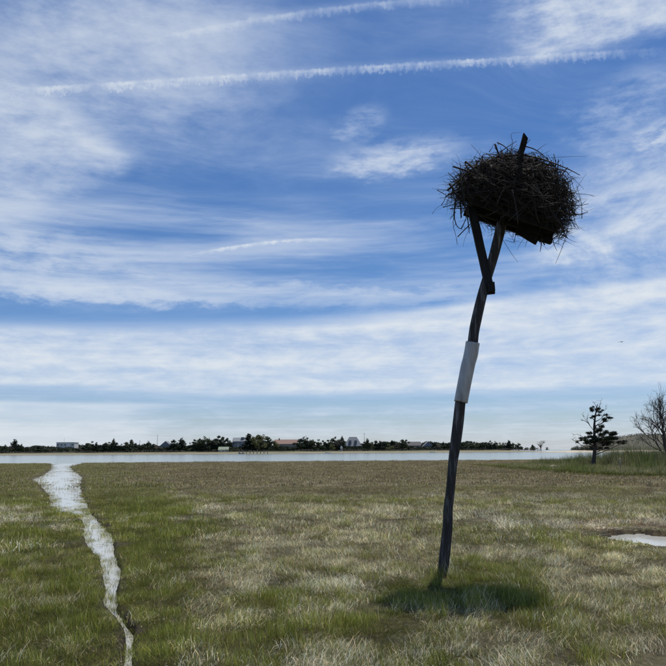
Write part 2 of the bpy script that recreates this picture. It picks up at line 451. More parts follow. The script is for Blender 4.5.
def water_d(x, y):
    """signed distance to nearest open water (negative in water)"""
    ragged = (fbm(x * 3.1, y * 3.1, 3, 3) - 0.5)
    far = np.clip(y / 25.0 - .12, 0.12, 3.0)
    dc = sdf(creek_poly, x, y) + ragged * 0.30 * far
    dp = sdf(puddle_poly, x, y) + ragged * 0.5 - 0.20
    ds = shore(x) - y + ragged * 1.5
    return dc, dp, ds

def ground_z(x, y, parts=None):
    dc, dp, ds = parts if parts is not None else water_d(x, y)
    d = np.minimum(np.minimum(dc, dp), ds)
    base = 0.045 * (fbm(x * 0.35, y * 0.35, 11, 3) - 0.5) + 0.05 * (fbm(x * 1.6, y * 1.6, 12, 3) - 0.5) + 0.045
    scale = np.clip(y / 20.0, 0.5, 2.5)
    t = sstep(d / scale, -0.07, 0.05)
    z = np.where(t < 1, (-0.14) * (1 - t) + base * t, base)
    z = z - 0.9 * sstep(-ds, 1, 12)
    # reed bank is a little higher
    return z

# colour and cover of the marsh, by place
def masks(x, y):
    px, py = project(x, y, 0.0)
    n1 = fbm(x * 0.55, y * 0.30, 21, 4); n2 = fbm(x * 1.7, y * 1.1, 31, 4); n3 = fbm(x * 0.12, y * 0.10, 41, 3)
    cx = np.interp(py, [455, 480, 520, 560, 610, 640, 700], [60, 58, 90, 108, 112, 128, 126])
    bx = np.interp(py, [455, 466, 480, 500, 520, 545, 600, 640, 700], [95, 110, 140, 180, 200, 205, 186, 196, 215])
    wob = (n1 - 0.5) * 150 + (n2 - .5) * 60
    g = 1 - sstep(px + wob, bx - 22, bx + 30)
    left = px < cx
    g = np.where(left, 0.93 - 0.25 * (n2 > .62), g)
    def band(a, b, lo, hi, amt, f=8):
        return amt * sstep(py, a - f, a) * (1 - sstep(py, b, b + f)) * sstep(px, lo - 15, lo + 15) * (1 - sstep(px, hi - 15, hi + 15))
    g = g - band(512, 524, -200, 40, .75, 4) - band(578, 590, -200, 30, .4, 6)
    g = g + band(499, 506, 205, 345, .5, 2) + band(503, 507, 330, 700, .3, 2) + band(534, 546, 440, 700, .34, 5) + band(488, 493, 400, 640, .3, 3)
    g = g + band(568, 582, 452, 540, .55, 6) + band(590, 606, 380, 545, 1.3, 8) + band(610, 640, 500, 600, .3, 10) + band(625, 700, 330, 460, .3, 12)  # strongest band: green growth, boosted to deepen the nest shadow by colour
    g = g + band(546, 556, 500, 700, .25, 6) + band(600, 650, 262, 300, .35, 10)
    g = g + 0.55 * (sstep(n2, .50, .66)) * sstep(py, 540, 580) * (px > cx)
    g = g + 0.25 * (sstep(n1, .52, .68)) * sstep(py, 545, 575)
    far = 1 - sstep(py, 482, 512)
    g = np.clip(g, 0, 1)
    red = band(526, 532, 570, 700, .45, 6) * sstep(n2, .4, .6)
    return px, py, g, far, red, n1, n2, n3, left
C_GREEN = np.array([.130, .150, .030]); C_GREEN2 = np.array([.215, .225, .045]); C_STRAW = np.array([.64, .585, .40]); C_STRAW2 = np.array([.36, .32, .19])
C_BROWN = np.array([.17, .135, .085]); C_GREY = np.array([.66, .62, .49]); C_RED = np.array([.22, .11, .07]); C_FAR = np.array([.185, .16, .098]); C_MUD = np.array([.055, .045, .035])
def lerp(a, b, t): return a + (b - a) * t[..., None]

def build_ground():
    th = np.concatenate([np.linspace(-math.pi, -R(42), 60)[:-1], np.linspace(-R(42), R(42), 620), np.linspace(R(42), math.pi, 60)[1:]])
    r = np.concatenate([np.geomspace(0.4, 4.0, 14)[:-1], np.geomspace(4.0, 130, 330), np.geomspace(130, 30000, 26)[1:]])
    TH, RR = np.meshgrid(th, r)
    x = RR * np.sin(TH); y = RR * np.cos(TH)
    parts = water_d(x, y)
    z = ground_z(x, y, parts)
    inview = y > 2
    z = np.where(inview, z, 0.0)
    z = np.where(RR > 135, np.where(y > shore(x), -1.1, -0.01), z)
    nr, nt_ = x.shape
    V = np.stack([x, y, z], -1).reshape(-1, 3)
    i = np.arange(nr - 1)[:, None] * nt_ + np.arange(nt_ - 1)[None]
    F = np.stack([i, i + nt_, i + nt_ + 1, i + 1], -1).reshape(-1, 4)
    # centre cap
    F = np.concatenate([F, ])
    me = np_mesh('ground', V, F, True)
    d = np.minimum(np.minimum(*parts[:2]), parts[2]).ravel()
    xs, ys = V[:, 0].astype(float), V[:, 1].astype(float)
    ysafe = np.where(ys > 1, ys, 1.0)
    px, py, g, far, red, n1, n2, n3, left = masks(xs, ysafe)
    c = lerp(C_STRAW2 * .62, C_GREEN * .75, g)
    c = lerp(c, C_BROWN * .8, sstep(n2, .5, .65) * .6)
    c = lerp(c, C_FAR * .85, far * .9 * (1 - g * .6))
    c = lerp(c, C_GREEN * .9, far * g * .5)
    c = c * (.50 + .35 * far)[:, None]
    c = lerp(c, C_RED, red * .5)
    sc = np.clip(ysafe / 20, .5, 2.5)
    c = lerp(c, C_MUD, 1 - sstep(d / sc, 0.0, 0.22))
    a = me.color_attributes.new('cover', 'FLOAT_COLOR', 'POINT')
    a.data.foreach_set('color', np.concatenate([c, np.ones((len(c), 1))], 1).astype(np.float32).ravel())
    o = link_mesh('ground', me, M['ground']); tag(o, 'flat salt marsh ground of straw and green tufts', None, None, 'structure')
build_ground()

def sheet(name, pts, z, mat, label):
    me = bpy.data.meshes.new(name); me.from_pydata([(p[0], p[1], z) for p in pts], [], [tuple(range(len(pts)))]); me.update()
    o = link_mesh(name, me, mat); tag(o, label, None, None, 'structure'); return o
cl_ = [gp(p) for p in creek_l]; cr_ = [gp(p) for p in creek_r]
sheet('creek', [(-14, 1.0), (3, 1.0), (3, 30), (5, SHORE_Y - 1.55), (-60, SHORE_Y - 1.55), (-40, 30)], WZ, M['creek'], 'narrow winding creek running through the marsh grass')
sheet('pool', [(4.3, 8.5), (22, 8.5), (22, 22), (4.3, 22)], WZ, M['creek'], 'small pool of standing water in the straw grass')
sheet('bay', [(-30000, SHORE_Y - 1.5), (30000, SHORE_Y - 1.5), (30000, 32000), (-30000, 32000)], WZ, M['bay'], 'calm pale bay water beyond the marsh')

# ------------------------------------------------------------------ grass tufts
def blades(n, rad, hmin, hmax, wmin, wmax, lean, curve, flat=0.0, dirspread=math.pi, segs=3, seed=0, dark=0.5, kink=0.0, mixin=None):
    g = np.random.default_rng(seed)
    ang = g.uniform(0, 2 * np.pi, n); rr = rad * np.sqrt(g.uniform(0, 1, n))
    bx, by = rr * np.cos(ang), rr * np.sin(ang)
    L = g.uniform(hmin, hmax, n); W = g.uniform(wmin, wmax, n)
    az = g.normal(0, 1, n) * dirspread if dirspread < 3 else g.uniform(0, 2 * np.pi, n)
    tilt0 = np.abs(g.normal(lean, lean * .5 + .05, n)); bend = g.uniform(.4, 1.3, n) * curve
    if flat: tilt0 = np.clip(g.normal(flat, .22, n), .3, 1.5)
    P = np.stack([bx, by, g.uniform(-.01, .01, n)], -1); pts = [P]
    t = tilt0.copy(); a = az.copy()
    for s in range(segs):
        step = L / segs
        P = P + np.stack([np.sin(t) * np.cos(a), np.sin(t) * np.sin(a), np.cos(t)], -1) * step[:, None]
        P[:, 2] = np.maximum(P[:, 2], g.uniform(0.0, .03, n)); pts.append(P)
        t = t + bend / segs; a = a + g.normal(0, .25 + kink, n)
    side = az + np.pi / 2 + g.normal(0, .6, n)
    sv = np.stack([np.cos(side), np.sin(side), np.zeros(n)], -1)
    V = []; 
    for s, p in enumerate(pts):
        w = W * (1 - (s / segs) ** 1.6 * .98)
        V.append(p - sv * w[:, None] / 2); V.append(p + sv * w[:, None] / 2)
    V = np.stack(V, 1)        # n, 2(segs+1), 3
    k = 2 * (segs + 1)
    base = np.arange(n)[:, None] * k
    F = []
    for s in range(segs):
        F.append(base + np.array([2 * s, 2 * s + 1, 2 * s + 3, 2 * s + 2])[None])
    F = np.concatenate(F)
    sh = dark + (1.75 - dark) * g.uniform(0, 1, n) ** 1.7; hue = g.normal(0, .10, n)
    shc = np.stack([sh * (1 + hue), sh, sh * (1 - hue * .8), np.ones(n)], -1)
    if mixin is not None:
        sel = g.uniform(0, 1, n) < mixin[0]; shc[sel, :3] = np.array(mixin[1]) * g.uniform(.5, 1.15, sel.sum())[:, None]
    shc = np.repeat(shc[:, None], k, 1)
    return V.reshape(-1, 3), F, shc.reshape(-1, 4)
def tuft_mesh(name, parts):
    Vs, Fs, Ss = [], [], []; b = 0
    for V, F, Sx in parts:
        Vs.append(V); Fs.append(F + b); Ss.append(Sx); b += len(V)
    me = np_mesh(name, np.concatenate(Vs), np.concatenate(Fs))
    a = me.color_attributes.new('shade', 'FLOAT_COLOR', 'POINT')
    a.data.foreach_set('color', np.clip(np.concatenate(Ss), 0, 6).astype(np.float32).ravel())
    me.materials.append(M['grass'])
    return me
def tuft_collection(name, meshes):
    c = bpy.data.collections.new(name)
    for me in meshes:
        o = bpy.data.objects.new(me.name, me); c.objects.link(o)
    return c

def scatter_group(coll):
    ng = bpy.data.node_groups.new('scatter_' + coll.name, 'GeometryNodeTree')
    ng.interface.new_socket('Geometry', in_out='INPUT', socket_type='NodeSocketGeometry')
    ng.interface.new_socket('Geometry', in_out='OUTPUT', socket_type='NodeSocketGeometry')
    N = ng.nodes; L = ng.links
    gi = N.new('NodeGroupInput'); go = N.new('NodeGroupOutput')
    ci = N.new('GeometryNodeCollectionInfo'); ci.inputs['Collection'].default_value = coll
    ci.inputs['Separate Children'].default_value = True; ci.inputs['Reset Children'].default_value = True
    iop = N.new('GeometryNodeInstanceOnPoints'); iop.inputs['Pick Instance'].default_value = True
    def na(name, t):
        n = N.new('GeometryNodeInputNamedAttribute'); n.data_type = t; n.inputs[0].default_value = name; return n.outputs[0]
    L.new(gi.outputs[0], iop.inputs['Points']); L.new(ci.outputs[0], iop.inputs['Instance'])
    L.new(na('variant', 'INT'), iop.inputs['Instance Index'])
    e = N.new('FunctionNodeEulerToRotation'); L.new(na('rot', 'FLOAT_VECTOR'), e.inputs[0]); L.new(e.outputs[0], iop.inputs['Rotation'])
    L.new(na('scl', 'FLOAT_VECTOR'), iop.inputs['Scale'])
    L.new(iop.outputs[0], go.inputs[0])
    return ng
def scatter(name, label, cat, coll, P, rot, scl, tint, variant):
    me = bpy.data.meshes.new(name); n = len(P)
    me.vertices.add(n); me.vertices.foreach_set('co', P.astype(np.float32).ravel())
    def attr(nm, t, data, key):
        a = me.attributes.new(nm, t, 'POINT'); a.data.foreach_set(key, data.ravel())
    attr('rot', 'FLOAT_VECTOR', rot.astype(np.float32), 'vector')
    attr('scl', 'FLOAT_VECTOR', scl.astype(np.float32), 'vector')
    attr('tint', 'FLOAT_COLOR', np.concatenate([tint, np.ones((n, 1))], 1).astype(np.float32), 'color')
    attr('variant', 'INT', variant.astype(np.int32), 'value')
    me.update()
    o = link_mesh(name, me); md = o.modifiers.new('scatter', 'NODES'); md.node_group = scatter_group(coll)
    tag(o, label, cat, None, 'stuff'); return o

NV = 4
LODS = [  # r0, r1, tuft radius, blade width factor, height factor, density per m2
    (3.6, 12.0, 0.09, 0.64, 0.58, 310.0),
    (12.0, 30.0, 0.19, 1.25, 0.72, 58.0),
    (30.0, 108.0, 0.75, 4.2, 1.15, 3.4)]
colls = {}
for li, (r0, r1, tr, wf, hf, dens) in enumerate(LODS):
    nb = (30, 56, 80)[li]
    G, U, T, B = [], [], [], []
    for v in range(NV):
        s = 100 * li + v
        G.append(tuft_mesh('green_tuft_%d%d' % (li, v), [blades(nb, tr, .06 * hf, .17 * hf, .0025 * wf, .0048 * wf, .3, .8, seed=s, dark=.45, mixin=(.10, (3.0, 2.5, 6.0)))]))
        U.append(tuft_mesh('straw_tuft_%d%d' % (li, v), [blades(nb, tr,   .06 * hf, .17 * hf, .0024 * wf, .0048 * wf, .5, 1.9, seed=s + 10, dark=.16, kink=.5, mixin=(.2, (.30, .40, .12)))]))
        T.append(tuft_mesh('matted_tuft_%d%d' % (li, v), [blades(int(nb * 1.05), tr * 1.15, .09 * hf, .21 * hf, .0024 * wf, .0048 * wf, .5, 1.1, flat=.8, dirspread=.85, segs=4, seed=s + 20, dark=.16, kink=.5, mixin=(.12, (.28, .38, .15)))]))
        B.append(tuft_mesh('brown_tuft_%d%d' % (li, v), [blades(nb, tr, .05 * hf, .13 * hf, .003 * wf, .006 * wf, .7, 1.0, seed=s + 30, dark=.25, kink=.5)]))
    colls[li] = {k: tuft_collection('%s_%d' % (k, li), m) for k, m in (('green', G), ('straw', U), ('matted', T), ('brown', B))}

pole_base = at(441.5, 579, 0.0)
def salt_(x, y): return fbm(x * 5, y * 5, 171, 2) - .5
def place_grass():
    for li, (r0, r1, tr, wf, hf, dens) in enumerate(LODS):
        half = R(36)
        area = half * (r1 * r1 - r0 * r0)
        n = int(area * dens)
        th = rng.uniform(-half, half, n); r = np.sqrt(rng.uniform(r0 * r0, r1 * r1, n))
        if li == 2: # keep the density falling with distance
            keep = rng.uniform(0, 1, n) < np.clip((52.0 / r) ** 1.3, .16, 1.0); th, r = th[keep], r[keep]
        x, y = r * np.sin(th), r * np.cos(th); n = len(x)
        parts = water_d(x, y); z = ground_z(x, y, parts)
        dc, dp, ds = parts
        px, py, g, far, red, n1, n2, n3, left = masks(x, y)
        u = rng.uniform(0, 1, n)
        sc = np.clip(y / 20, .5, 2.5)
        d = np.minimum(np.minimum(dc, dp), ds) / sc
        # sparse grass stands in the shallow creek, mostly where it narrows
        inshallow = (d < -.02) & (ds > 1)
        pkeep = np.where(d > .05, .35 + .65 * sstep(d, .05, .13), np.where(inshallow, .03 + .40 * sstep(d, -.32, -.02) + .55 * sstep(py, 504, 509) * (1 - sstep(py, 521, 527)) + .45 * sstep(py, 609, 616), .65))
        pkeep = np.where(ds < 0.3, 0, pkeep)
        pkeep = np.where(dp < 0.03, .02 + .10 * sstep(dp, -.5, .0), pkeep)
        # dark gaps in the straw
        hole = sstep(fbm(x * 2.3, y * 1.9, 77, 3), .54, .66) * (1 - .6 * g) * (1 - far) * (py > 495)
        pkeep = pkeep * (1 - .85 * hole)
        # wheel-rut like line and a few bare muddy spots
        rut = sstep(py, 502.5, 504) * (1 - sstep(py, 506.5, 508)) * (px > 205) * (px < 345) * (n2 > .36)
        spots = np.zeros(n)
        for (sx, sy, ax_, ay_) in ((180, 524, 14, 5), (192, 531, 8, 3), (272, 625, 16, 6), (330, 562, 12, 4), (225, 578, 9, 4), (597, 640, 6, 5), (396, 565, 10, 3), (302, 640, 10, 5), (560, 655, 9, 4), (478, 523, 10, 4)):
            spots = np.maximum(spots, 1 - sstep(((px - sx + 12 * salt_(x, y)) / ax_) ** 2 + ((py - sy) / ay_) ** 2, .3, 1.2))
        pkeep = pkeep * (1 - .75 * rut) * (1 - .8 * spots)
        # dark muddy bank beside the creek
        mud = (((px - 127) / 17.0) ** 2 + ((py - (px - 127) * .8 - 622) / 6.0) ** 2 < 1) | (((px - 121) / 5.0) ** 2 + ((py - 647) / 5.0) ** 2 < 1)
        pkeep = np.where(mud, .06, pkeep)
        keep = rng.uniform(0, 1, n) < pkeep
        pick = rng.uniform(0, 1, n)
        salt = fbm(x * 2.6, y * 1.9, 151, 3) - .5
        gg = np.clip(.04 + g * .92 + (pick - .5) * .25 + salt * (.5 + 1.0 * sstep(np.where(left, 600, py), 548, 585)), 0, 1)
        gg = np.where(((px - 456) / 92) ** 2 + ((py - 600) / 18) ** 2 < 1, np.maximum(gg, .93), gg)  # grass forced green inside the nest's shadow, darkening it by colour
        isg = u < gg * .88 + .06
        u2 = rng.uniform(0, 1, n)
        matfield = fbm(x * .5, y * .4, 88, 3)
        kind = np.where(isg, 0, np.where(u2 < sstep(matfield, .38, .56) * .8 * (1 - far) + .12, 2, 1))
        kind = np.where((far > .5) & (u2 > .55) & ~isg, 3, kind)
        kind = np.where(~isg & (u2 > .90), 3, kind)
        flow = 2.6 + 5.0 * (fbm(x * .30, y * .30, 99, 2) - .5) * 2 + 5.0 * (fbm(x * 1.9, y * 1.6, 98, 2) - .5) + rng.normal(0, .75, n)
        clump = fbm(x * 4.2, y * 3.4, 140, 3)
        names = ['green', 'straw', 'matted', 'brown']
        lab = {'green': ('short green cordgrass', 'green_grass'), 'straw': ('dry tan marsh grass standing in loose tufts', 'dry_grass'),
               'matted': ('pale dead marsh grass lying in swirled mats', 'matted_grass'), 'brown': ('low brown stubble', 'brown_stubble')}
        where = ['close to the camera beside the leaning pole', 'across the middle of the marsh', 'on the far marsh towards the bay'][li]
        for k, nm in enumerate(names):
            m = keep & (kind == k); c = int(m.sum())
            if not c: continue
            xx, yy, zz = x[m], y[m], z[m]; G_, f_, rd, a1, a2 = g[m], far[m], red[m], n1[m], n2[m]
            rv = rng.uniform(0, 1, c)
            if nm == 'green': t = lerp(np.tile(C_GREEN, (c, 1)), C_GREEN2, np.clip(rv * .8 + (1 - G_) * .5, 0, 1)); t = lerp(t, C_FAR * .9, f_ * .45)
            elif nm == 'brown': t = lerp(np.tile(C_BROWN, (c, 1)), C_FAR, f_ * rv)
            else:
                t = lerp(np.tile(C_STRAW, (c, 1)), C_STRAW2, sstep(rv + (a2 - .5), .35, .9)); t = lerp(t, np.tile(C_GREY, (c, 1)), sstep(a1, .52, .68) * .7)
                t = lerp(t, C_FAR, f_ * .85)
            t = lerp(t, C_RED, rd * (rv > .35) * .8)
            pt = .48 + 1.08 * sstep(clump[m], .28, .72) * (1 - .5 * f_) + .68 * f_ * .5
            pt = pt * (.72 + .56 * fbm(xx * .8, yy * .6, 131, 3))
            t = t * rng.uniform(.72, 1.2, (c, 1)) * pt[:, None] * 1.08
            rot = np.zeros((c, 3)); rot[:, 0] = rng.normal(0, .08, c); rot[:, 1] = rng.normal(0, .08, c)
            rot[:, 2] = flow[m] if nm == 'matted' else rng.uniform(0, 6.28, c)
            s = rng.uniform(.7, 1.3, (c, 1)) * np.ones((1, 3)); s[:, 2] *= (.45 + 1.15 * sstep(clump[m], .3, .7)); s[:, 2] *= rng.uniform(.6, 1.25, c) * (1 - .35 * f_) * np.minimum(.62 + .38 * sstep(dc[m], .0, .9 if li else .4), .25 + .75 * sstep(dp[m], .1, 1.1))
            # taller green growth around the foot of the pole
            near = np.exp(-((xx - pole_base.x) ** 2 + (yy - pole_base.y) ** 2) / .12)
            s[:, 2] *= 1 + .8 * near
            P = np.stack([xx, yy, np.maximum(zz, -.06)], -1)
            l_, on = lab[nm]
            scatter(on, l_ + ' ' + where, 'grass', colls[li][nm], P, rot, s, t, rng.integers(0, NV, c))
place_grass()

# ------------------------------------------------------------------ reed bank on the right
PINE_X = atY(594, 468, 62.0).x
def reeds():
    # front edge on the ground, from the far left tip to beyond the right of the frame
    front = [(468, 465.2), (500, 468.5), (540, 472.5), (580, 475.5), (620, 477.2), (666, 478.3), (720, 479.0), (790, 480)]
    F = [at(a, b, 0) for a, b in front]
    def mk(v, hmin, hmax, nb, seed):
        A = blades(nb, .35, hmin, hmax, .012, .024, .06, .28, segs=4, seed=seed, dark=.25, mixin=(.12, (2.2, 1.9, 2.6)))
        L_ = blades(nb * 2, .4, hmin * .35, hmax * .72, .016, .034, .28, .9, segs=3, seed=seed + 5, dark=.25)
        # feathery plumes on some stalks
        return tuft_mesh('reed_clump_%d' % v, [A, L_])
    cc = tuft_collection('reed_clumps', [mk(v, .8, 1.25, 26, 900 + v) for v in range(5)])
    short = tuft_collection('bank_grass', [tuft_mesh('bank_tuft_%d' % v, [blades(90, .5, .2, .42, .014, .03, .25, .6, seed=950 + v, dark=.5)]) for v in range(3)])
    P, Sx, T, P2, S2, T2 = [], [], [], [], [], []
    for i in range(len(F) - 1):
        a, b = F[i], F[i + 1]; seg = (b - a).length
        dirv = (b - a).normalized(); nrm = Vector((-dirv.y, dirv.x, 0))
        if nrm.y < 0: nrm = -nrm
        depth = 27.0
        nn = int(seg * depth * 2.3)
        for _ in range(nn):
            t = rnd.random(); w = rnd.random() ** 1.15 * depth
            p = a.lerp(b, t) + nrm * w
            px, py = project(np.array([p.x]), np.array([p.y]))
            px = float(px[0])
            fr = np.interp(px, [470, 500, 540, 580, 610, 666], [.18, .58, .86, .96, 1.0, .98])
            bumpy = .55 + .85 * float(fbm(np.array([p.x * .5]), np.array([p.y * .3]), 61, 3)[0])
            q_ = min(1, max(0, (w - 4.0) / 11.0)); edge = .34 + .92 * q_ * q_ * (3 - 2 * q_)
            if p.y > SHORE_Y - 3: continue
            if abs(p.x - PINE_X + (62 - p.y) * .2) < 1.5 and 48 < p.y < 62.5: edge *= .42
            h = fr * bumpy * edge * rnd.uniform(.85, 1.2)
            if w < 1.3:
                P2.append((p.x, p.y, -.02)); S2.append((1, 1, rnd.uniform(.6, 1.1) * (.4 + .6 * fr))); 
                g = rnd.random(); T2.append(tuple(C_GREEN * (.55 + .35 * g)))
            if w > .7:
                P.append((p.x, p.y, -.02)); S_ = rnd.uniform(.8, 1.2); Sx.append((S_, S_, h * 1.28))
                m = float(fbm(np.array([p.x * .9]), np.array([p.y * .6]), 66, 3)[0]); k = min(1, max(0, (m - .36) * 3.4 + rnd.uniform(-.35, .35)))
                k *= .75; T.append(tuple(np.array([.13, .175, .045]) * (1 - k) + np.array([.30, .29, .17]) * k))
    def go(name, label, c, P, Sx, T, nv):
        n = len(P); rot = np.zeros((n, 3)); rot[:, 2] = rng.uniform(0, 6.28, n); rot[:, 0] = rng.normal(0, .05, n)
        scatter(name, label, 'reeds' if 'reed' in name else 'grass', c, np.array(P), rot, np.array(Sx), np.array(T), rng.integers(0, nv, n))
    go('reed_bed', 'tall green and tan reeds growing in a bank under the dark pine', cc, P, Sx, T, 5)
    go('bank_grass', 'strip of darker green grass along the foot of the reeds', short, P2, S2, T2, 3)
reeds()

# ------------------------------------------------------------------ osprey pole
def P9(px, py, t):   # t 0 at the foot, 1 at the nest: the pole leans slightly away
    return atY(px, py, POLE_Y + (NEST_Y - POLE_Y) * t)
pole = empty('nest_pole', pole_base)
tag(pole, 'crooked weathered pole leaning right with a pale metal band and a tilted plank platform', 'pole')
def place(o, root):   # keep world-space mesh under a root that is not at the origin
    o.parent = root; o.location = (0, 0, 0)
    o.data.transform(Matrix.Translation(-root.location)); return o
axis_px = [(441.0, 588), (442.2, 577), (444.2, 558), (446.2, 539.2), (447.6, 524), (448.1, 509.5), (450.3, 492), (451.6, 477), (453.0, 462), (454.3, 452.2), (456.5, 436), (458.4, 419.7), (460.5, 400.3), (463.4, 386), (467.5, 367), (470.2, 354), (472.4, 341.4), (474.2, 329), (476.8, 317), (479.8, 304), (482.9, 292), (486.2, 281), (489.8, 269.5), (493.4, 257), (497.2, 242), (501, 227), (504.5, 214)]
ax = []
for (px, py) in axis_px:
    t = (588 - py) / (588 - 214.0); ax.append(P9(px, py, t))
# smooth dense sampling
def resample(pts, n):
    out = []; m = len(pts) - 1
    for i in range(n):
        s = i / (n - 1) * m; k = min(int(s), m - 1); f = s - k
        p0, p1, p2, p3 = pts[max(k - 1, 0)], pts[k], pts[k + 1], pts[min(k + 2, m)]
        out.append(0.5 * ((2 * p1) + (p2 - p0) * f + (2 * p0 - 5 * p1 + 4 * p2 - p3) * f * f + (3 * p1 - p0 - 3 * p2 + p3) * f ** 3))
    return out
def log_tube(pts, radf, sides, rough, seed):
    n = len(pts); vs = []; x = None; run = 0.0
    for i, p in enumerate(pts):
        if i: run += (p - pts[i - 1]).length
        d = (pts[min(i + 1, n - 1)] - pts[max(i - 1, 0)]).normalized()
        if x is None: x = d.cross(Vector((0, 1, 0)))
        x = (x - d * x.dot(d)).normalized(); y = d.cross(x)
        for k in range(sides):
            a = 6.28318 * k / sides
            q = Vector((math.cos(a) * 1.3 + seed, math.sin(a) * 1.3, run * .9))
            r = radf(i / (n - 1)) * (1 + rough * mnoise.noise(q * 1.2) + rough * .5 * mnoise.noise(Vector((q.x * 5, q.y * 5, run * 2.2))))
            g = mnoise.noise(Vector((math.cos(a) * 5 + 9, math.sin(a) * 5, run * .5 + seed)))
            if g > .32: r -= .009 * min(1, (g - .32) * 7)          # drying cracks
            vs.append(p + x * (math.cos(a) * r) + y * (math.sin(a) * r))
    fs = [(i * sides + k, i * sides + (k + 1) % sides, (i + 1) * sides + (k + 1) % sides, (i + 1) * sides + k) for i in range(n - 1) for k in range(sides)]
    fs.append(tuple(reversed(range(sides)))); fs.append(tuple((n - 1) * sides + k for k in range(sides)))
    return MB().add(vs, fs, True)
dense = resample(ax, 220)
M['pole_wood'] = None
m_, nt_, b_ = mat_new('pole_wood')
o_ = mapped(nt_, objco(nt_), (9, 9, .9))
f_ = noise(nt_, o_, 2.4, 8, .68)
nt_.links.new(ramp(nt_, f_, [(.32, (.014, .012, .011)), (.52, (.036, .034, .034)), (.62, (.12, .12, .125)), (.76, (.30, .295, .29))]), b_.inputs['Base Color'])
b_.inputs['Roughness'].default_value = .88
bump(nt_, b_, noise(nt_, o_, 5.0, 8, .7), .8, .012)
M['pole_wood'] = m_
place(log_tube(dense, lambda s: .059 + .007 * s + .004 * math.sin(s * 21), 32, .13, 3.0).build('shaft', M['pole_wood']), pole)
# metal band: rolled sheet with an overlapped seam and a slight bend
sl = resample([P9(460.6, 402.0, .497), P9(463.5, 387, .54), P9(467.6, 366.5, .592), P9(470.9, 354, .625), P9(472.6, 342.6, .656)], 26)
def sleeve():
    sides = 40; vs = []; x = None; n = len(sl)
    for i, p in enumerate(sl):
        d = (sl[min(i + 1, n - 1)] - sl[max(i - 1, 0)]).normalized()
        if x is None: x = d.cross(Vector((0, 1, 0)))
        x = (x - d * x.dot(d)).normalized(); y = d.cross(x)
        for k in range(sides + 5):
            a = 6.28318 * k / sides + 3.6
            s_ = i / (n - 1)
            r = .079 + .005 * s_ + .0009 * k / 5 + .0035 * mnoise.noise(Vector((math.cos(a) * 1.5, math.sin(a) * 1.5, i * .22)))
            e = .012 * mnoise.noise(Vector((a * 1.3, i * 1.0, 4.0))) if i in (0, n - 1) else 0
            vs.append(p + x * (math.cos(a) * r) + y * (math.sin(a) * r) + d * e)
    w = sides + 5
    return MB().add(vs, [(i * w + k, i * w + k + 1, (i + 1) * w + k + 1, (i + 1) * w + k) for i in range(n - 1) for k in range(w - 1)], True)
sv_ = place(sleeve().build('metal_band', M['metal']), pole)
sm = sv_.modifiers.new('thickness', 'SOLIDIFY'); sm.thickness = .0025; sm.offset = 1
for i_, a_ in ((2, 4.1), (2, 5.2), (13, 4.5), (23, 4.1), (23, 5.4)):
    p = sl[i_]; d = Vector((math.cos(a_), math.sin(a_), 0))
    nl = MB().tube([p + d * .07, p + d * .0875, p + d * .089], [.006, .006, .003], 8)
    place(nl.build('nail', M['nail']), pole)
spl = MB().tube([P9(477.2, 344, .652), P9(478.2, 335, .67), P9(479.3, 326, .70)], [.010, .007, .002], 5)
place(spl.build('splinter', M['board']), pole)

def board(p0, p1, width, thick, wdir, seed=0, notch=False, segs=14):
    """rough sawn board between two points; wdir is the direction of its width"""
    p0, p1 = Vector(p0), Vector(p1); d = (p1 - p0).normalized()
    w = (wdir - d * wdir.dot(d)).normalized(); t = d.cross(w)
    vs = []
    c = [(-1, -1), (-.93, -1), (.93, -1), (1, -1), (1, -.8), (1, .8), (1, 1), (.93, 1), (-.93, 1), (-1, 1), (-1, .8), (-1, -.8)]
    for i in range(segs + 1):
        f = i / segs; p = p0.lerp(p1, f)
        for (a, b) in c:
            n_ = mnoise.noise(Vector((f * 6 + seed, a * 1.7, b * 2.1)))
            q = p + w * (a * width / 2 * (1 + .06 * n_)) + t * (b * thick / 2 * (1 + .08 * n_))
            if i == segs: q += d * (.012 * n_ - (.05 * (a > .5) if notch else 0))
            if i == 0: q += d * .012 * n_
            vs.append(q)
    m = len(c)
    fs = [(i * m + k, i * m + (k + 1) % m, (i + 1) * m + (k + 1) % m, (i + 1) * m + k) for i in range(segs) for k in range(m)]
    fs.append(tuple(reversed(range(m)))); fs.append(tuple(segs * m + k for k in range(m)))
    return MB().add(vs, fs, False)
Xw = Vector((1, 0, 0)); Yw = Vector((0, 1, 0))
place(board(atY(490.8, 294, NEST_Y - .32), atY(471.2, 207, NEST_Y - .12), .105, .045, Xw, 2).build('brace', M['board']), pole)
place(board(atY(492.0, 291.5, NEST_Y - .385), atY(491.2, 282, NEST_Y - .37), .075, .04, Xw, 8, segs=3).build('cleat', M['board']), pole)
place(board(atY(501.5, 224, NEST_Y - .10), atY(526.2, 133.6, NEST_Y - .62), .068, .045, Xw, 5, notch=True, segs=24).build('upright_post', M['board']), pole)
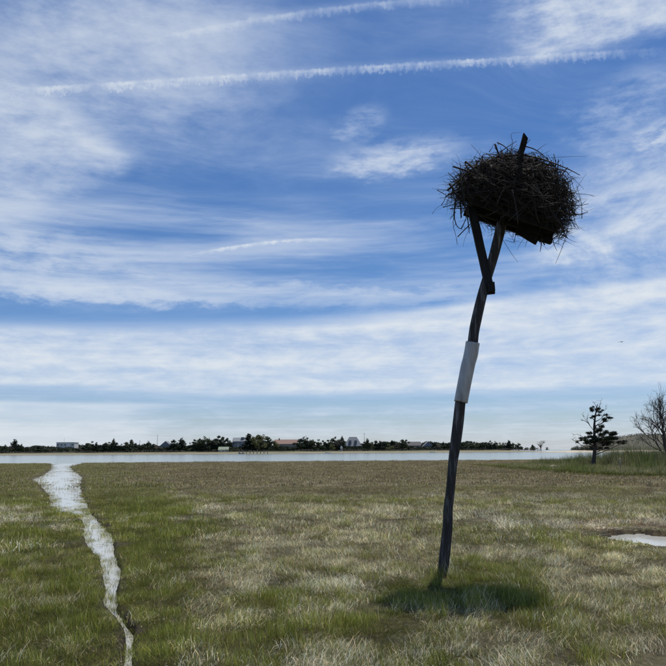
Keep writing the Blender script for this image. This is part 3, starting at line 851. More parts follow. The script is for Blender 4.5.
# platform frame axes
pl_c = P9(508, 218, 1.0)
e1 = (atY(553, 235, NEST_Y) - atY(467, 206, NEST_Y)).normalized()
e3 = Vector((0.0, 1.0, 0.0)); e2 = e3.cross(e1).normalized()
if e2.z < 0: e2 = -e2
e3 = e1.cross(e2).normalized(); 
if e3.y < 0: e3 = -e3
PC = (atY(553, 235, NEST_Y) + atY(467, 206, NEST_Y)) / 2
mpx = (NEST_Y / math.cos(0.3)) / FPX
Wd = (atY(553, 235, NEST_Y) - atY(467, 206, NEST_Y)).length
for j, oy in enumerate((-.32, -.06, .12)):      # joists run left to right
    L0 = -Wd / 2 + (.02, .06, .0)[j]; L1 = Wd / 2 + (-.05, -.14, .03)[j]
    place(board(PC + e1 * L0 + e3 * oy - e2 * .045, PC + e1 * L1 + e3 * oy - e2 * .045, .085, .04, e2, 20 + j).build('joist', M['board']), pole)
npl = 9
for k in range(npl):                           # deck planks run front to back
    s = (k + .5) / npl - .5; w = Wd / npl
    q = PC + e1 * (s * Wd) + e2 * (.012 + .004 * (k % 2))
    place(board(q - e3 * (.38 + .04 * rnd.random()), q + e3 * (.15 + .04 * rnd.random()), w * .975, .022, e1, 30 + k, segs=6).build('plank', M['board']), pole)
# fallen corner plank hanging below the right edge
place(board(PC + e1 * (Wd * .10) - e3 * .02 - e2 * .085, PC + e1 * (Wd * .36) + e3 * .0 - e2 * .15, .12, .025, e2, 50, segs=5).build('plank', M['board']), pole)
place(board(PC + e1 * (Wd * .37) - e3 * .02 - e2 * .10, PC + e1 * (Wd * .50) - e3 * .02 - e2 * .07, .12, .025, e2, 51, segs=5).build('plank', M['board']), pole)

# ------------------------------------------------------------------ nest
nest = empty('osprey_nest', PC)
tag(nest, 'huge dark bird nest of tangled sticks on top of the leaning pole', 'nest')
NA, NB, NH = 0.81, 0.64, 0.88
def nest_pt(u, v, w): return PC + e1 * (u - .075) + e3 * (v - .06) + e2 * (w - .06)
def dome(u, v):      # height of the nest surface above the platform
    q = (abs(u + .03) / NA) ** 2.3 + (abs(v) / NB) ** 2.3
    return NH * max(0.0, 1 - q) ** .52 * (1 + .05 * u)
def core_mesh():
    vs = []; n, m = 48, 20
    for j in range(m + 1):
        ph = j / m
        for i in range(n):
            a = 6.28318 * i / n
            rr = math.sin(ph * math.pi) ** .8
            u = NA * .78 * rr * math.cos(a); v = NB * .78 * rr * math.sin(a)
            w = .02 + (NH * .70) * (1 - math.cos(ph * math.pi)) / 2
            # wider at mid-height, flat underneath
            k = 1 + .10 * mnoise.noise(Vector((u * 5, v * 5, w * 5 + 2)))
            sq = 1.0 if w > .2 else .86 + .7 * w
            vs.append(nest_pt(u * k * sq, v * k * sq, max(.03, w * k)))
    fs = [(j * n + i, j * n + (i + 1) % n, (j + 1) * n + (i + 1) % n, (j + 1) * n + i) for j in range(m) for i in range(n)]
    return MB().add(vs, fs, True)
place(core_mesh().build('packed_core', M['core']), nest)
def stick_pts(c, d, L, crook, n=5, droop=0.0):
    p = c - d * (L / 2); pts = [p.copy()]
    dd = d.copy()
    for i in range(n - 1):
        dd = (dd + Vector((rnd.gauss(0, crook), rnd.gauss(0, crook), rnd.gauss(0, crook) - droop))).normalized()
        p = p + dd * (L / (n - 1)); pts.append(p.copy())
    return pts
def shell_stick(big):
    a = rnd.uniform(0, 6.2832); ph = rnd.random() ** .75
    ph = ph * 1.45
    u = NA * math.sin(min(ph, 1.57)) * math.cos(a); v = NB * math.sin(min(ph, 1.57)) * math.sin(a)
    w = (NH * .93) * math.cos(ph) ** .9 if ph < 1.5 else .03
    k = rnd.uniform(.86, 1.03) if big else rnd.uniform(.80, 1.07)
    if w < .25: k *= .97 + .12 * w; w -= rnd.uniform(0, .16) * (v < 0)
    k *= 1 + .16 * mnoise.noise(Vector((u * 2.4, v * 2.4, w * 2.4 + 3)))
    c = nest_pt(u * k, v * k, w * k + .02)
    nrm = (e1 * (u / NA ** 2) + e3 * (v / NB ** 2) + e2 * (w / NH ** 2 + .02)).normalized()
    tang = nrm.cross(e2)
    if tang.length < .1: tang = e1.copy()
    tang.normalize(); up = nrm.cross(tang).normalized()
    r_ = rnd.random()
    ang = rnd.gauss(0, .55) + (math.pi if rnd.random() < .5 else 0)
    d = tang * math.cos(ang) + up * math.sin(ang) + nrm * rnd.gauss(.02, .22 if big else .28)
    if r_ < .16: d = nrm * rnd.uniform(.6, 1.4) + tang * rnd.gauss(0, .7) + up * rnd.gauss(0, .4)
    d.normalize()
    L = rnd.uniform(.35, .85) if big else rnd.uniform(.12, .45)
    if r_ < .16: L *= .62
    rad = rnd.uniform(.0055, .0145) if big else rnd.uniform(.0022, .0068)
    pts = stick_pts(c, d, L, .13 if big else .2, 6 if big else 4)
    return pts, rad
def taper(n, r, t=.35): return [r * (1 - (1 - t) * i / (n - 1)) for i in range(n)]
def add_twigs(mb, pts, r, n=2):
    for _ in range(n):
        i = rnd.randrange(1, len(pts) - 1); p = pts[i]
        d = ((pts[i + 1] - pts[i]).normalized() + Vector((rnd.gauss(0, .6), rnd.gauss(0, .6), rnd.gauss(0, .6)))).normalized()
        L = rnd.uniform(.05, .16); q = stick_pts(p + d * L / 2, d, L, .12, 3)
        mb.tube([p] + q[1:], taper(3, r * .5, .3), 3, caps=False)
def stick_obj(pts, r, twigs=1, sides=5):
    mb = MB(); mb.tube(pts, taper(len(pts), r), sides, wob=.2)
    if twigs: add_twigs(mb, pts, r, twigs)
    place(mb.build('stick', M['stick']), nest)
# sticks traced where the photo shows them clearly (pixel polylines, offset in depth)
def px_stick(pp, r, dy=0.0, twigs=1):
    pts = [atY(a, b, NEST_Y + dy) for a, b in pp]
    stick_obj(resample(pts, max(5, len(pts) * 2)), r, twigs)
special = [
    ([(447.5, 190.5), (458, 181), (470, 170), (484, 163), (496, 157), (503, 152)], .013, -.45, 3),
    ([(495, 144), (498, 152), (501, 159), (507, 163)], .013, -.4, 1),
    ([(497, 142.5), (504, 146), (511, 153), (514, 160)], .008, -.5, 1),
    ([(511, 150), (513, 143), (511, 136), (513, 133), (521, 132.5)], .004, -.3, 0),
    ([(500, 152), (506, 148), (512, 144), (517, 141)], .008, .1, 1),
    ([(524, 146), (534, 149), (543, 155), (551, 163), (557, 168)], .009, -.2, 2),
    ([(523, 156), (535, 152), (545, 158)], .006, .2, 1),
    ([(551, 158), (565, 156.8), (587, 156.2)], .0035, .0, 0),
    ([(562, 182), (568, 178), (574, 176)], .007, -.2, 1),
    ([(560, 187), (574, 193), (588, 194.5), (595, 197)], .005, .1, 1),
    ([(577, 188), (582, 180), (587, 173)], .003, .2, 0),
    ([(563, 196), (572, 203), (583, 209), (588, 212)], .004, -.1, 1),
    ([(558, 205), (570, 213), (582, 216)], .004, .1, 1),
    ([(452, 196), (447, 190), (440, 189.5), (437, 188)], .004, .0, 0),
    ([(437, 190), (446, 195), (455, 201)], .006, -.3, 0),
    ([(432, 214), (438, 207), (447, 204), (455, 205)], .003, .2, 0),
    ([(457, 193), (455, 205), (454, 216), (457, 226), (461, 229)], .012, -.35, 2),
    ([(461, 229), (465, 221), (467, 213)], .008, -.35, 1),
    ([(455, 212), (453, 224), (456, 236), (457, 245)], .005, -.2, 1),
    ([(473, 217), (470, 228), (465, 238), (463, 247)], .0035, -.1, 1),
    ([(480, 216), (491, 224), (500, 235), (511, 253), (518, 262)], .0045, -.25, 1),
    ([(484, 219), (490, 226), (492, 233), (490, 240)], .004, .1, 1),
    ([(505, 240), (513, 242), (520, 240)], .003, .0, 0),
    ([(542, 238), (541, 247), (540, 252)], .008, -.2, 0),
    ([(552, 236), (554, 244), (557, 251)], .006, -.2, 1),
    ([(560, 222), (564, 230), (567, 238)], .004, -.1, 1),
    ([(557, 214), (566, 221), (572, 226)], .006, .0, 1),
    ([(497, 204), (500, 196), (503, 190)], .010, -.72, 0),
    ([(512, 190), (515, 202), (517, 214), (518, 225)], .012, -.74, 0),
    ([(561, 172), (563, 164), (562, 160)], .004, .1, 0),
    ([(489, 152), (492, 148), (494, 143)], .006, .2, 0),
    ([(476, 168), (474, 163), (472, 160)], .004, .1, 0),
]
for pp, r, dy, tw in special: px_stick(pp, r, dy, tw)
NBIG = 262 - len(special)
for i in range(NBIG):
    pts, r = shell_stick(True); stick_obj(pts, r, 2 if i % 3 == 0 else 1, 5)
for i in range(34):             # thick sticks draped over the near edge of the platform
    u = rnd.uniform(-.58, .55); v = -rnd.uniform(.36, .54); w = rnd.uniform(-.02, .28)
    d = (e1 * rnd.gauss(0, .9) - e2 * rnd.uniform(.1, .8) + e3 * rnd.gauss(0, .15)).normalized(); L = rnd.uniform(.3, .6)
    stick_obj(stick_pts(nest_pt(u, v, w), d, L, .13, 6), rnd.uniform(.006, .014), 1, 5)
fine = MB()
for i in range(5200):
    pts, r = shell_stick(False)
    fine.tube(pts, taper(len(pts), r, .3), 3, caps=False)
for i in range(230):          # drooping and bristling ends round the rim
    a = rnd.uniform(0, 6.283); u, v = NA * .98 * math.cos(a), NB * .98 * math.sin(a); w = rnd.uniform(.0, .5)
    c = nest_pt(u, v, w); nrm = (e1 * u + e3 * v).normalized()
    side = rnd.choice((0, 1))
    d = nrm * rnd.uniform(.5, 1.2) + e2 * rnd.gauss(0, .45) + nrm.cross(e2) * rnd.gauss(0, .6)
    if w < .18 and side and u < -.5: d = Vector((0, 0, -1)) + nrm * rnd.uniform(0, .5) + e1 * rnd.gauss(0, .2)
    d.normalize(); L = rnd.uniform(.15, .38)
    pts = stick_pts(c + d * L * .25, d, L, .2, 5)
    fine.tube(pts, taper(5, rnd.uniform(.0022, .005), .25), 3, caps=False)
fo = fine.build('fine_sticks', M['stick']); place(fo, nest); fo['kind'] = 'stuff'

# ------------------------------------------------------------------ dark pine on the reed bank
PINE_Y = 62.0
def leaf_cloud(blobs, n, size, seed, up=0.3, shell=.35, asp=.45):
    """blobs: list of (centre, rx, ry, rz); random small triangles-quads through the volume"""
    g = np.random.default_rng(seed)
    vol = np.array([b[1] * b[2] * b[3] for b in blobs]) ** .75; vol /= vol.sum()
    idx = g.choice(len(blobs), n, p=vol)
    C_ = np.array([tuple(b[0]) for b in blobs])[idx]; Rr = np.array([b[1:4] for b in blobs])[idx]
    d = g.normal(0, 1, (n, 3)); d /= np.linalg.norm(d, axis=1)[:, None]
    rad = g.uniform(shell, 1.08, n) ** .7
    P = C_ + d * Rr * rad[:, None]
    u = g.normal(0, 1, (n, 3)); u /= np.linalg.norm(u, axis=1)[:, None]
    w = np.cross(u, g.normal(0, 1, (n, 3))); w /= np.linalg.norm(w, axis=1)[:, None]
    s = g.uniform(.5, 1.3, n)[:, None] * size
    V = np.stack([P - u * s, P + w * s * asp, P + u * s, P - w * s * asp], 1).reshape(-1, 3)
    F = np.arange(4 * n).reshape(-1, 4)
    return V, F
def cloud_obj(name, blobs, n, size, seed, mat, parent, **k):
    V, F = leaf_cloud(blobs, n, size, seed, **k)
    return link_mesh(name, np_mesh(name, V, F), mat, parent)
def pine():
    Y = PINE_Y; base = atY(594, 468, Y); base.z = -.02
    root = empty('pine_tree', base); tag(root, 'small dark wind-shaped pine with flat foliage pads standing in the reeds', 'tree')
    def q(px, py, dy=0.0): return atY(px, py, Y + dy) - base
    tp = [q(594, 469), q(593.8, 460), q(594.8, 450), q(594.6, 440), q(594.2, 430), q(594.8, 420), q(596.2, 411), q(597.5, 404)]
    tr = MB().tube(resample(tp, 24), [.19 * (1 - .9 * (i / 23) ** 1.1) + .01 for i in range(24)], 9, wob=.2)
    tr.build('trunk', M['bark'], root)
    pads = [(595, 408.6, 4.6, 1.9, 0), (603.5, 416, 4.6, 1.5, .3), (591.5, 416.6, 3.8, 1.2, -.4), (606.5, 419.5, 5.6, 1.5, .2), (600, 411.5, 3.0, 1.2, .4),
            (598.5, 429, 5.5, 2.6, -.5), (606, 432.5, 6.5, 2.8, .4), (615, 434.5, 6.2, 1.9, -.3), (589.5, 434.5, 5.5, 2.2, .5), (582.0, 439.5, 4.2, 1.5, -.2), (576.5, 442, 2.8, 1.0, .2),
            (598, 439, 8.0, 2.9, .1), (607, 440.5, 8.5, 2.7, -.4), (617, 442.3, 6.8, 1.6, .3), (623, 442.6, 3.6, 1.0, 0), (590, 443, 6.0, 2.2, -.2), (600, 446.5, 7.0, 2.1, .2), (585.5, 438, 3, 1.2, .3), (611, 437.5, 5.5, 1.8, .5), (593, 447.5, 4.5, 1.5, .4)]
    k = Y / FPX
    blobs = []; br = MB()
    def on_trunk(py): 
        for a, b in zip(tp, tp[1:]):
            za, zb = a.z, b.z
            z = q(594, py).z
            if za <= z <= zb: return a.lerp(b, (z - za) / (zb - za))
        return tp[-1]
    for (cx, cy, rx, ry, dy) in pads:
        c = q(cx, cy, dy * 2.2)
        for s in range(5):
            off = Vector((rnd.uniform(-.6, .6) * rx * k, rnd.uniform(-1, 1) * rx * k * .6, rnd.uniform(-.35, .35) * ry * k))
            f = rnd.uniform(.22, .60); off.z *= 2.2; blobs.append((c + off * 1.35, rx * k * f, rx * k * f, ry * k * rnd.uniform(.45, 1.0)))
        s0 = on_trunk(min(455, cy + abs(cx - 594) * .35 + 2.5)); mid = s0.lerp(c, .55) + Vector((0, 0, -.06 - .03 * rnd.random()))
        br.tube(resample([s0, mid, c], 7), taper(7, .055, .2), 5, wob=.25)
        for _ in range(4):
            e = c + Vector((rnd.uniform(-1, 1) * rx * k, rnd.uniform(-.6, .6) * rx * k, rnd.uniform(-.1, 1.2) * ry * k)); br.tube([mid.lerp(c, .6), (c + e) / 2 + Vector((0, 0, .04)), e], [.025, .015, .006], 3, caps=False)
    dead = [[(594, 431), (588, 423), (582, 414.5)], [(588, 423), (585, 421), (581, 420)], [(595, 427), (602, 420), (609, 415), (612.5, 414.5)], [(594, 440), (585, 438), (577, 434), (573, 436)], [(583, 440), (576, 441), (571, 439)],
            [(597, 411), (600, 405), (601, 401)], [(597, 409), (595, 404), (593, 402.5)], [(598, 413), (605, 410), (606, 407)], [(601, 424), (606, 421), (610, 421)], [(590, 426), (587, 419), (588, 415)], [(594, 446), (586, 446), (578, 445)], [(604, 445), (615, 446), (622, 444)]]
    for dl in dead:
        pts = resample([q(a, b, rnd.uniform(-.5, .5)) for a, b in dl], 7); br.tube(pts, taper(7, .035, .25), 4, wob=.25)
        for _ in range(6):
            p = rnd.choice(pts[2:]); e = p + Vector((rnd.gauss(0, .16), rnd.gauss(0, .16), rnd.uniform(-.05, .32))); br.tube([p, (p + e) / 2, e], [.014, .011, .006], 3, caps=False)
    br.build('branches', M['bark'], root)
    cloud_obj('foliage', blobs, 12500, .10, 5, M['needle'], root, shell=.05, asp=.22)
pine()

# ------------------------------------------------------------------ bare trees
def bare_tree(name, base, H, spread, seed, label, levels=6, trunk_r=.16, dirs=None, lean=(0, 0), group=None, split=.42, scale=1.0):
    r_ = random.Random(seed); root = empty(name, base); root.scale = (scale,) * 3; tag(root, label, 'tree', group)
    trunk, br, tw = MB(), MB(), MB()
    def grow(p, d, L, r, lv):
        n = 5; pts = [p]; dd = d.copy()
        for i in range(n):
            dd = (dd + Vector((r_.gauss(0, .13), r_.gauss(0, .13), r_.gauss(.04, .09)))).normalized()
            pts.append(pts[-1] + dd * (L / n))
        tgt = trunk if lv == 0 else (br if lv < 3 else tw)
        tgt.tube(pts, taper(n + 1, r, .62), (8, 6, 5, 4, 3, 3, 3)[lv], caps=lv < 2, wob=.15 if lv < 3 else 0)
        if lv >= levels - 1: return
        kids = (5, 4, 4, 4, 3, 3)[lv]
        for k in range(kids):
            i = r_.randint(2, n) if k else n
            if lv == 0 and dirs: i = [3, 4, 5, 5, 4][k % 5]
            q = pts[i]; ang = r_.gauss(0, 1)
            axis = dd.cross(Vector((r_.gauss(0, 1), r_.gauss(0, 1), r_.gauss(0, 1)))).normalized()
            nd = dd * math.cos(split + .25 * r_.random()) + axis * math.sin(.35 + .55 * r_.random()) * spread
            if lv == 0 and dirs: nd = Vector(dirs[k % len(dirs)])
            nd.z += .10; nd.normalize()
            grow(q, nd, L * r_.uniform(.58, .80) if not (lv == 0 and dirs) else H * r_.uniform(.36, .46), max(.008, r * r_.uniform(.5, .66)), lv + 1)
    grow(Vector((0, 0, 0)), Vector((lean[0], lean[1], 1)).normalized(), H * .34, trunk_r, 0)
    trunk.build('trunk', M['bark'], root); br.build('branches', M['bark'], root); tw.build('twigs', M['bark'], root)
    return root
b_ = atY(667, 460, 58.0); b_.z = -.02
bt0 = bare_tree('bare_tree', b_, 7.4, 1.05, 21, 'leafless spreading tree cut off by the right edge of the picture', 6, .24,
          scale=.66, dirs=[(-.85, .2, .55), (-.5, -.4, .8), (-.10, .1, 1), (.6, .3, .8), (.9, -.3, .5)])
bt0.scale = (.50, .50, .64)

# ------------------------------------------------------------------ small things on the bank
lg = at(556, 470.5, -.16); 
log_r = empty('driftwood_log', lg, R(8)); tag(log_r, 'pale bleached driftwood log lying in the grass in front of the reeds', 'log')
MB().tube(resample([Vector((-.50, 0, .33)), Vector((-.2, .04, .36)), Vector((.15, 0, .33)), Vector((.45, -.05, .28))], 12), [.05, .08, .085, .09, .09, .085, .08, .08, .07, .06, .05, .03], 9, wob=.15).build('log_body', M['driftwood'], log_r)
MB().tube([Vector((-.1, 0, .36)), Vector((-.16, -.1, .46)), Vector((-.24, -.12, .50))], [.03, .022, .012], 5).build('branch_stub', M['driftwood'], log_r)
sk = atY(620.5, 470, 50); stake = empty('marker_stake', (sk.x, sk.y, -.02)); tag(stake, 'short pale wooden stake standing among the reeds', 'stake')
sk_m = MB().tube([Vector((0, 0, 0)), Vector((.02, 0, .9)), Vector((.03, 0, .96))], [.045, .045, .02], 6); sk_m.build('stake_post', M['tan_wall'], stake)
board(Vector((-.02, -.05, .72)), Vector((.07, -.05, .74)), .10, .02, Vector((0, 0, 1)), 3, segs=2).build('stake_tag', M['tan_wall'], stake)

def bird():
    c = atY(621.5, 342, 120.0); root = empty('gull', c, R(35)); tag(root, 'tiny dark gull gliding in the white cloud band at right', 'bird')
    b = MB(); b.tube([Vector((x, 0, z)) for x, z in ((-.30, .0), (-.24, .01), (-.1, 0), (.06, 0), (.16, .01), (.22, .03), (.27, .025), (.32, .015))], [.01, .045, .07, .075, .055, .04, .03, .004], 8)
    b.build('body', M['feather'], root)
    for s in (-1, 1):
        w = MB(); n = 7
        st = [(0, .12, -.10, .02), (.18, .12, -.08, .09), (.34, .13, -.04, .10), (.5, .06, -.06, .06), (.66, -.06, -.12, .0), (.74, -.14, -.16, -.03)]
        vs = []
        for (yy, xf, xb, zz) in st: vs += [Vector((xf, s * yy, zz)), Vector((xb, s * yy, zz)), Vector(((xf + xb) / 2, s * yy, zz + .014))]
        fs = []
        for i in range(len(st) - 1):
            a = i * 3; fs += [(a, a + 3, a + 5, a + 2), (a + 2, a + 5, a + 4, a + 1), (a, a + 1, a + 4, a + 3)]
        w.add(vs, fs, True).build('wing', M['feather'], root)
    t = MB(); t.add([Vector(v) for v in ((-.26, -.02, .0), (-.26, .02, .0), (-.40, .07, .0), (-.41, -.07, .0), (-.3, 0, .012))], [(0, 1, 4), (1, 2, 4), (2, 3, 4), (3, 0, 4), (0, 3, 2, 1)]); t.build('tail', M['feather'], root)
bird()

# ------------------------------------------------------------------ far shore
FY = 505.0
def strip(name, xs, y0, prof, mat, label, seed, endfade=None):
    """land strip: prof = list of (depth, height)"""
    vs, n = [], len(prof)
    for x in xs:
        for d, h in prof:
            k = 1.0 if endfade is None else endfade(x)
            z = h * k + (.35 * k * mnoise.noise(Vector((x * .05, d * .08, seed))) * (1 if h > .3 else .3))
            vs.append((x, y0 + d + 3 * mnoise.noise(Vector((x * .02, 0, seed))), z if h > 0 else h))
    m = MB(); m.add(vs, [(i * n + j, (i + 1) * n + j, (i + 1) * n + j + 1, i * n + j + 1) for i in range(len(xs) - 1) for j in range(n - 1)], True)
    o = m.build(name, mat); tag(o, label, None, None, 'structure'); return o
xe = atY(562, 453, FY).x
fade = lambda x: max(0.02, min(1.0, (xe - x) / 45.0))
M['shore'] = None
m_, nt_, b_ = mat_new('shore_land')
ob = objco(nt_); sp = nt_.nodes.new('ShaderNodeSeparateXYZ'); nt_.links.new(ob, sp.inputs[0])
zc = S(nt_, sp.outputs[2]) + (noise(nt_, ob, .06, 5, .6) - .5) * 1.3
nt_.links.new(ramp(nt_, zc.ss(.2, 2.0), [(0, (.20, .18, .13)), (.15, (.24, .21, .15)), (.32, (.14, .135, .08)), (1, (.08, .09, .05))]), b_.inputs['Base Color'])
b_.inputs['Roughness'].default_value = .95
M['shore'] = m_
strip('far_shore', list(np.linspace(-700, xe, 260)), FY, [(0, -.6), (2, .12), (3.5, .7), (5, 1.2), (9, 1.5), (25, 1.6), (60, 1.7), (90, .8), (110, -.6)], M['shore'], 'low sandy far shore across the bay', 1.0, fade)

def far_x(px): return atY(px, 452, FY + 25).x
def far_z(px, py, Y): return atY(px, py, Y).z
KY = lambda Y: Y / FPX * 1.0

# houses
def house(px0, px1, pytop, Y, wall, roof, kind, label, pybase=453.0, wins=(), chimney=None, extra=None, name='house', rooffrac=.4, depth=9.0):
    x0, x1 = atY(px0, 450, Y).x, atY(px1, 450, Y).x; cx = (x0 + x1) / 2; W = x1 - x0; pc = (px0 + px1) / 2
    zt = atY(pc, pytop, Y).z; base = 1.0; Ht = zt - base
    root = empty(name, (cx, Y, base)); tag(root, label, 'house')
    D = depth
    if kind == 'flat':
        MB().box((-W / 2, 0, -.5), (W / 2, D, Ht - .35)).build('wall', wall, root)
        MB().box((-W / 2 - .25, -.25, Ht - .35), (W / 2 + .25, D + .25, Ht)).build('roof', roof, root)
        zw = Ht - .35
    else:
        rh = Ht * rooffrac; zw = Ht - rh; o = .4
        MB().box((-W / 2 + o, 0, -.5), (W / 2 - o, D, zw)).build('wall', wall, root)
        m = MB()
        if kind == 'gable':       # ridge left-right
            vs = [(-W / 2, -o, zw - .1), (W / 2, -o, zw - .1), (W / 2, D + o, zw - .1), (-W / 2, D + o, zw - .1), (-W / 2, D / 2, Ht), (W / 2, D / 2, Ht)]
            fs = [(0, 1, 5, 4), (2, 3, 4, 5), (1, 2, 5), (3, 0, 4), (0, 3, 2, 1)]
        elif kind == 'hip':
            i = W * .30
            vs = [(-W / 2, -o, zw - .1), (W / 2, -o, zw - .1), (W / 2, D + o, zw - .1), (-W / 2, D + o, zw - .1), (-W / 2 + i, D / 2, Ht), (W / 2 - i, D / 2, Ht)]
            fs = [(0, 1, 5, 4), (2, 3, 4, 5), (1, 2, 5), (3, 0, 4), (0, 3, 2, 1)]
        else:                      # gable end facing the bay
            vs = [(-W / 2, -o, zw - .1), (W / 2, -o, zw - .1), (W / 2, D + o, zw - .1), (-W / 2, D + o, zw - .1), (0, -o, Ht), (0, D + o, Ht)]
            fs = [(0, 4, 5, 3), (1, 2, 5, 4), (0, 1, 4), (2, 3, 5), (0, 3, 2, 1)]
        m.add([Vector(v) for v in vs], fs); m.build('roof', roof, root)
    for (fx, fz, ww, hh) in wins:     # positions as fractions of the front
        wx, wz = -W / 2 + fx * W, fz * zw
        f = MB()
        f.box((wx - ww / 2 - .12, -.10, wz - hh / 2 - .12), (wx + ww / 2 + .12, -.004, wz - hh / 2)); f.box((wx - ww / 2 - .12, -.10, wz + hh / 2), (wx + ww / 2 + .12, -.004, wz + hh / 2 + .12))
        f.box((wx - ww / 2 - .12, -.10, wz - hh / 2), (wx - ww / 2, -.004, wz + hh / 2)); f.box((wx + ww / 2, -.10, wz - hh / 2), (wx + ww / 2 + .12, -.004, wz + hh / 2))
        fo_ = f.build('window', M['white_trim'], root)
        MB().box((wx - ww / 2, -.06, wz - hh / 2), (wx + ww / 2, -.008, wz + hh / 2)).build('pane', M['glass'], fo_)
    if chimney:
        for cf in chimney: 
            cx_ = -W / 2 + cf * W; MB().box((cx_ - .45, D / 2 - .4, zw), (cx_ + .45, D / 2 + .4, Ht + 1.0)).build('chimney', M['brown_wall'], root)
    if extra: extra(root, W, D, Ht, zw)
    return root
def rowwins(n, fz, ww, hh, a=.1, b=.9): return [(a + (b - a) * i / (n - 1), fz, ww, hh) for i in range(n)]
HY = FY + 38
def deck(root, W, D, Ht, zw):
    MB().box((-W * .35, -2.2, zw * .45), (W * .35, -.01, zw * .45 + .2)).build('deck', M['white_trim'], root)
    for f in (-.34, -.12, .12, .34): MB().tube([Vector((f * W, -2.0, -.5)), Vector((f * W, -2.0, zw * .45 + 1.0))], .1, 5).build('deck_post', M['white_trim'], root)
    MB().box((-W * .35, -2.2, zw * .45 + .95), (W * .35, -2.12, zw * .45 + 1.05)).build('railing', M['white_trim'], root)
def antenna(root, W, D, Ht, zw):
    MB().tube([Vector((-W * .2, D / 2, Ht)), Vector((-W * .2, D / 2, Ht + 3.2))], .07, 4).build('antenna', M['dark_roof'], root)
    MB().box((W * .05, -.3, zw * .62), (W * .26, -.02, zw * .92)).build('balcony_screen', M['white_trim'], root)
def dormers(root, W, D, Ht, zw):
    for f in (-.16, .14):
        d = MB().box((f * W - 1, .6, zw), (f * W + 1, D / 2, zw + (Ht - zw) * .62)).build('dormer', M['grey_wall'], root)
        MB().box((f * W - .5, .52, zw + .4), (f * W + .5, .597, zw + (Ht - zw) * .45)).build('pane', M['glass'], d)
def turret(root, W, D, Ht, zw):
    MB().box((W * .02, 1.2, zw), (W * .20, 4.5, Ht + .3)).build('cupola', M['bluegrey_wall'], root)
    deck(root, W, D, Ht, zw)
house(56, 74, 442.2, HY, M['white_wall'], M['white_trim'], 'flat', 'white flat-roofed block house with an antenna at the left of the far shore', wins=rowwins(5, .80, 1.6, 1.2) + rowwins(4, .45, 1.5, 1.2), extra=antenna)
house(157.5, 173, 441.0, HY, M['grey_wall'], M['grey_roof'], 'front', 'grey gabled house beside a tall thin mast on the far shore', wins=[(.35, .75, 1.2, 1.5), (.65, .75, 1.2, 1.5), (.5, .35, 1.2, 1.4)], rooffrac=.55)
house(232, 248.5, 437.5, HY, M['bluegrey_wall'], M['grey_roof'], 'gable', 'tall blue-grey house with a cupola and white deck above a dock', wins=rowwins(4, .78, 1.3, 1.6) + rowwins(3, .35, 1.6, 1.5), chimney=(.92,), extra=turret, rooffrac=.25)
house(274, 297.5, 439.4, HY, M['tan_wall'], M['red_roof'], 'gable', 'long low house with a faded red roof on the far shore', wins=rowwins(6, .7, 1.5, 1.3), chimney=(.2,), rooffrac=.35)
house(344, 362.5, 436.8, HY, M['grey_wall'], M['grey_roof'], 'hip', 'big grey house with a steep hipped roof on the far shore', wins=rowwins(4, .7, 1.3, 1.4), extra=dormers, rooffrac=.62)
house(405, 421.5, 441.6, HY, M['brown_wall'], M['dark_roof'], 'gable', 'dark brown shingled house with a long ridge left of the leaning pole', wins=rowwins(4, .7, 1.4, 1.3), rooffrac=.4, chimney=(.08,))
house(423, 434, 441.4, HY + 2, M['grey_wall'], M['grey_roof'], 'front', 'smaller grey gabled house touching the dark brown one', wins=[(.3, .7, 1.1, 1.3), (.7, .7, 1.1, 1.3)], rooffrac=.5)
house(218, 228.5, 446.8, FY + 20, M['white_wall'], M['green_roof'], 'gable', 'low shed with a pale green roof close to the far beach', wins=rowwins(3, .5, 1.1, 1.0), rooffrac=.5, name='shed', depth=5.0)
house(340, 343, 445.5, FY + 18, M['white_wall'], M['white_trim'], 'front', 'narrow white hut beside the steep-roofed house', wins=[(.5, .5, .7, 1.0)], rooffrac=.35, name='hut', depth=3.0)
# masts
for (px, top, lab) in ((157.0, 434.5, 'tall thin mast left of the grey gabled house'), (209.0, 436.5, 'thin mast left of the tall blue-grey house'), (306.0, 435.0, 'thin mast right of the faded red roof'), (364.5, 432.5, 'tallest thin mast right of the steep hipped roof'), (139.5, 440.0, 'short mast over the dark trees left of the grey gabled house')):
    x = atY(px, 450, FY + 45).x; zt = atY(px, top, FY + 45).z
    rt = empty('mast', (x, FY + 45, 1.2)); tag(rt, lab + ' on the far shore', 'mast', 'masts above the far treeline')
    MB().tube([Vector((0, 0, 0)), Vector((0, 0, (zt - 1.2) * .6)), Vector((0, 0, zt - 1.2))], [.22, .17, .10], 6).build('mast_pole', M['dark_roof'], rt)
    MB().box((-.6, -.05, (zt - 1.2) * .9), (.6, .05, (zt - 1.2) * .9 + .12)).build('crossarm', M['dark_roof'], rt)
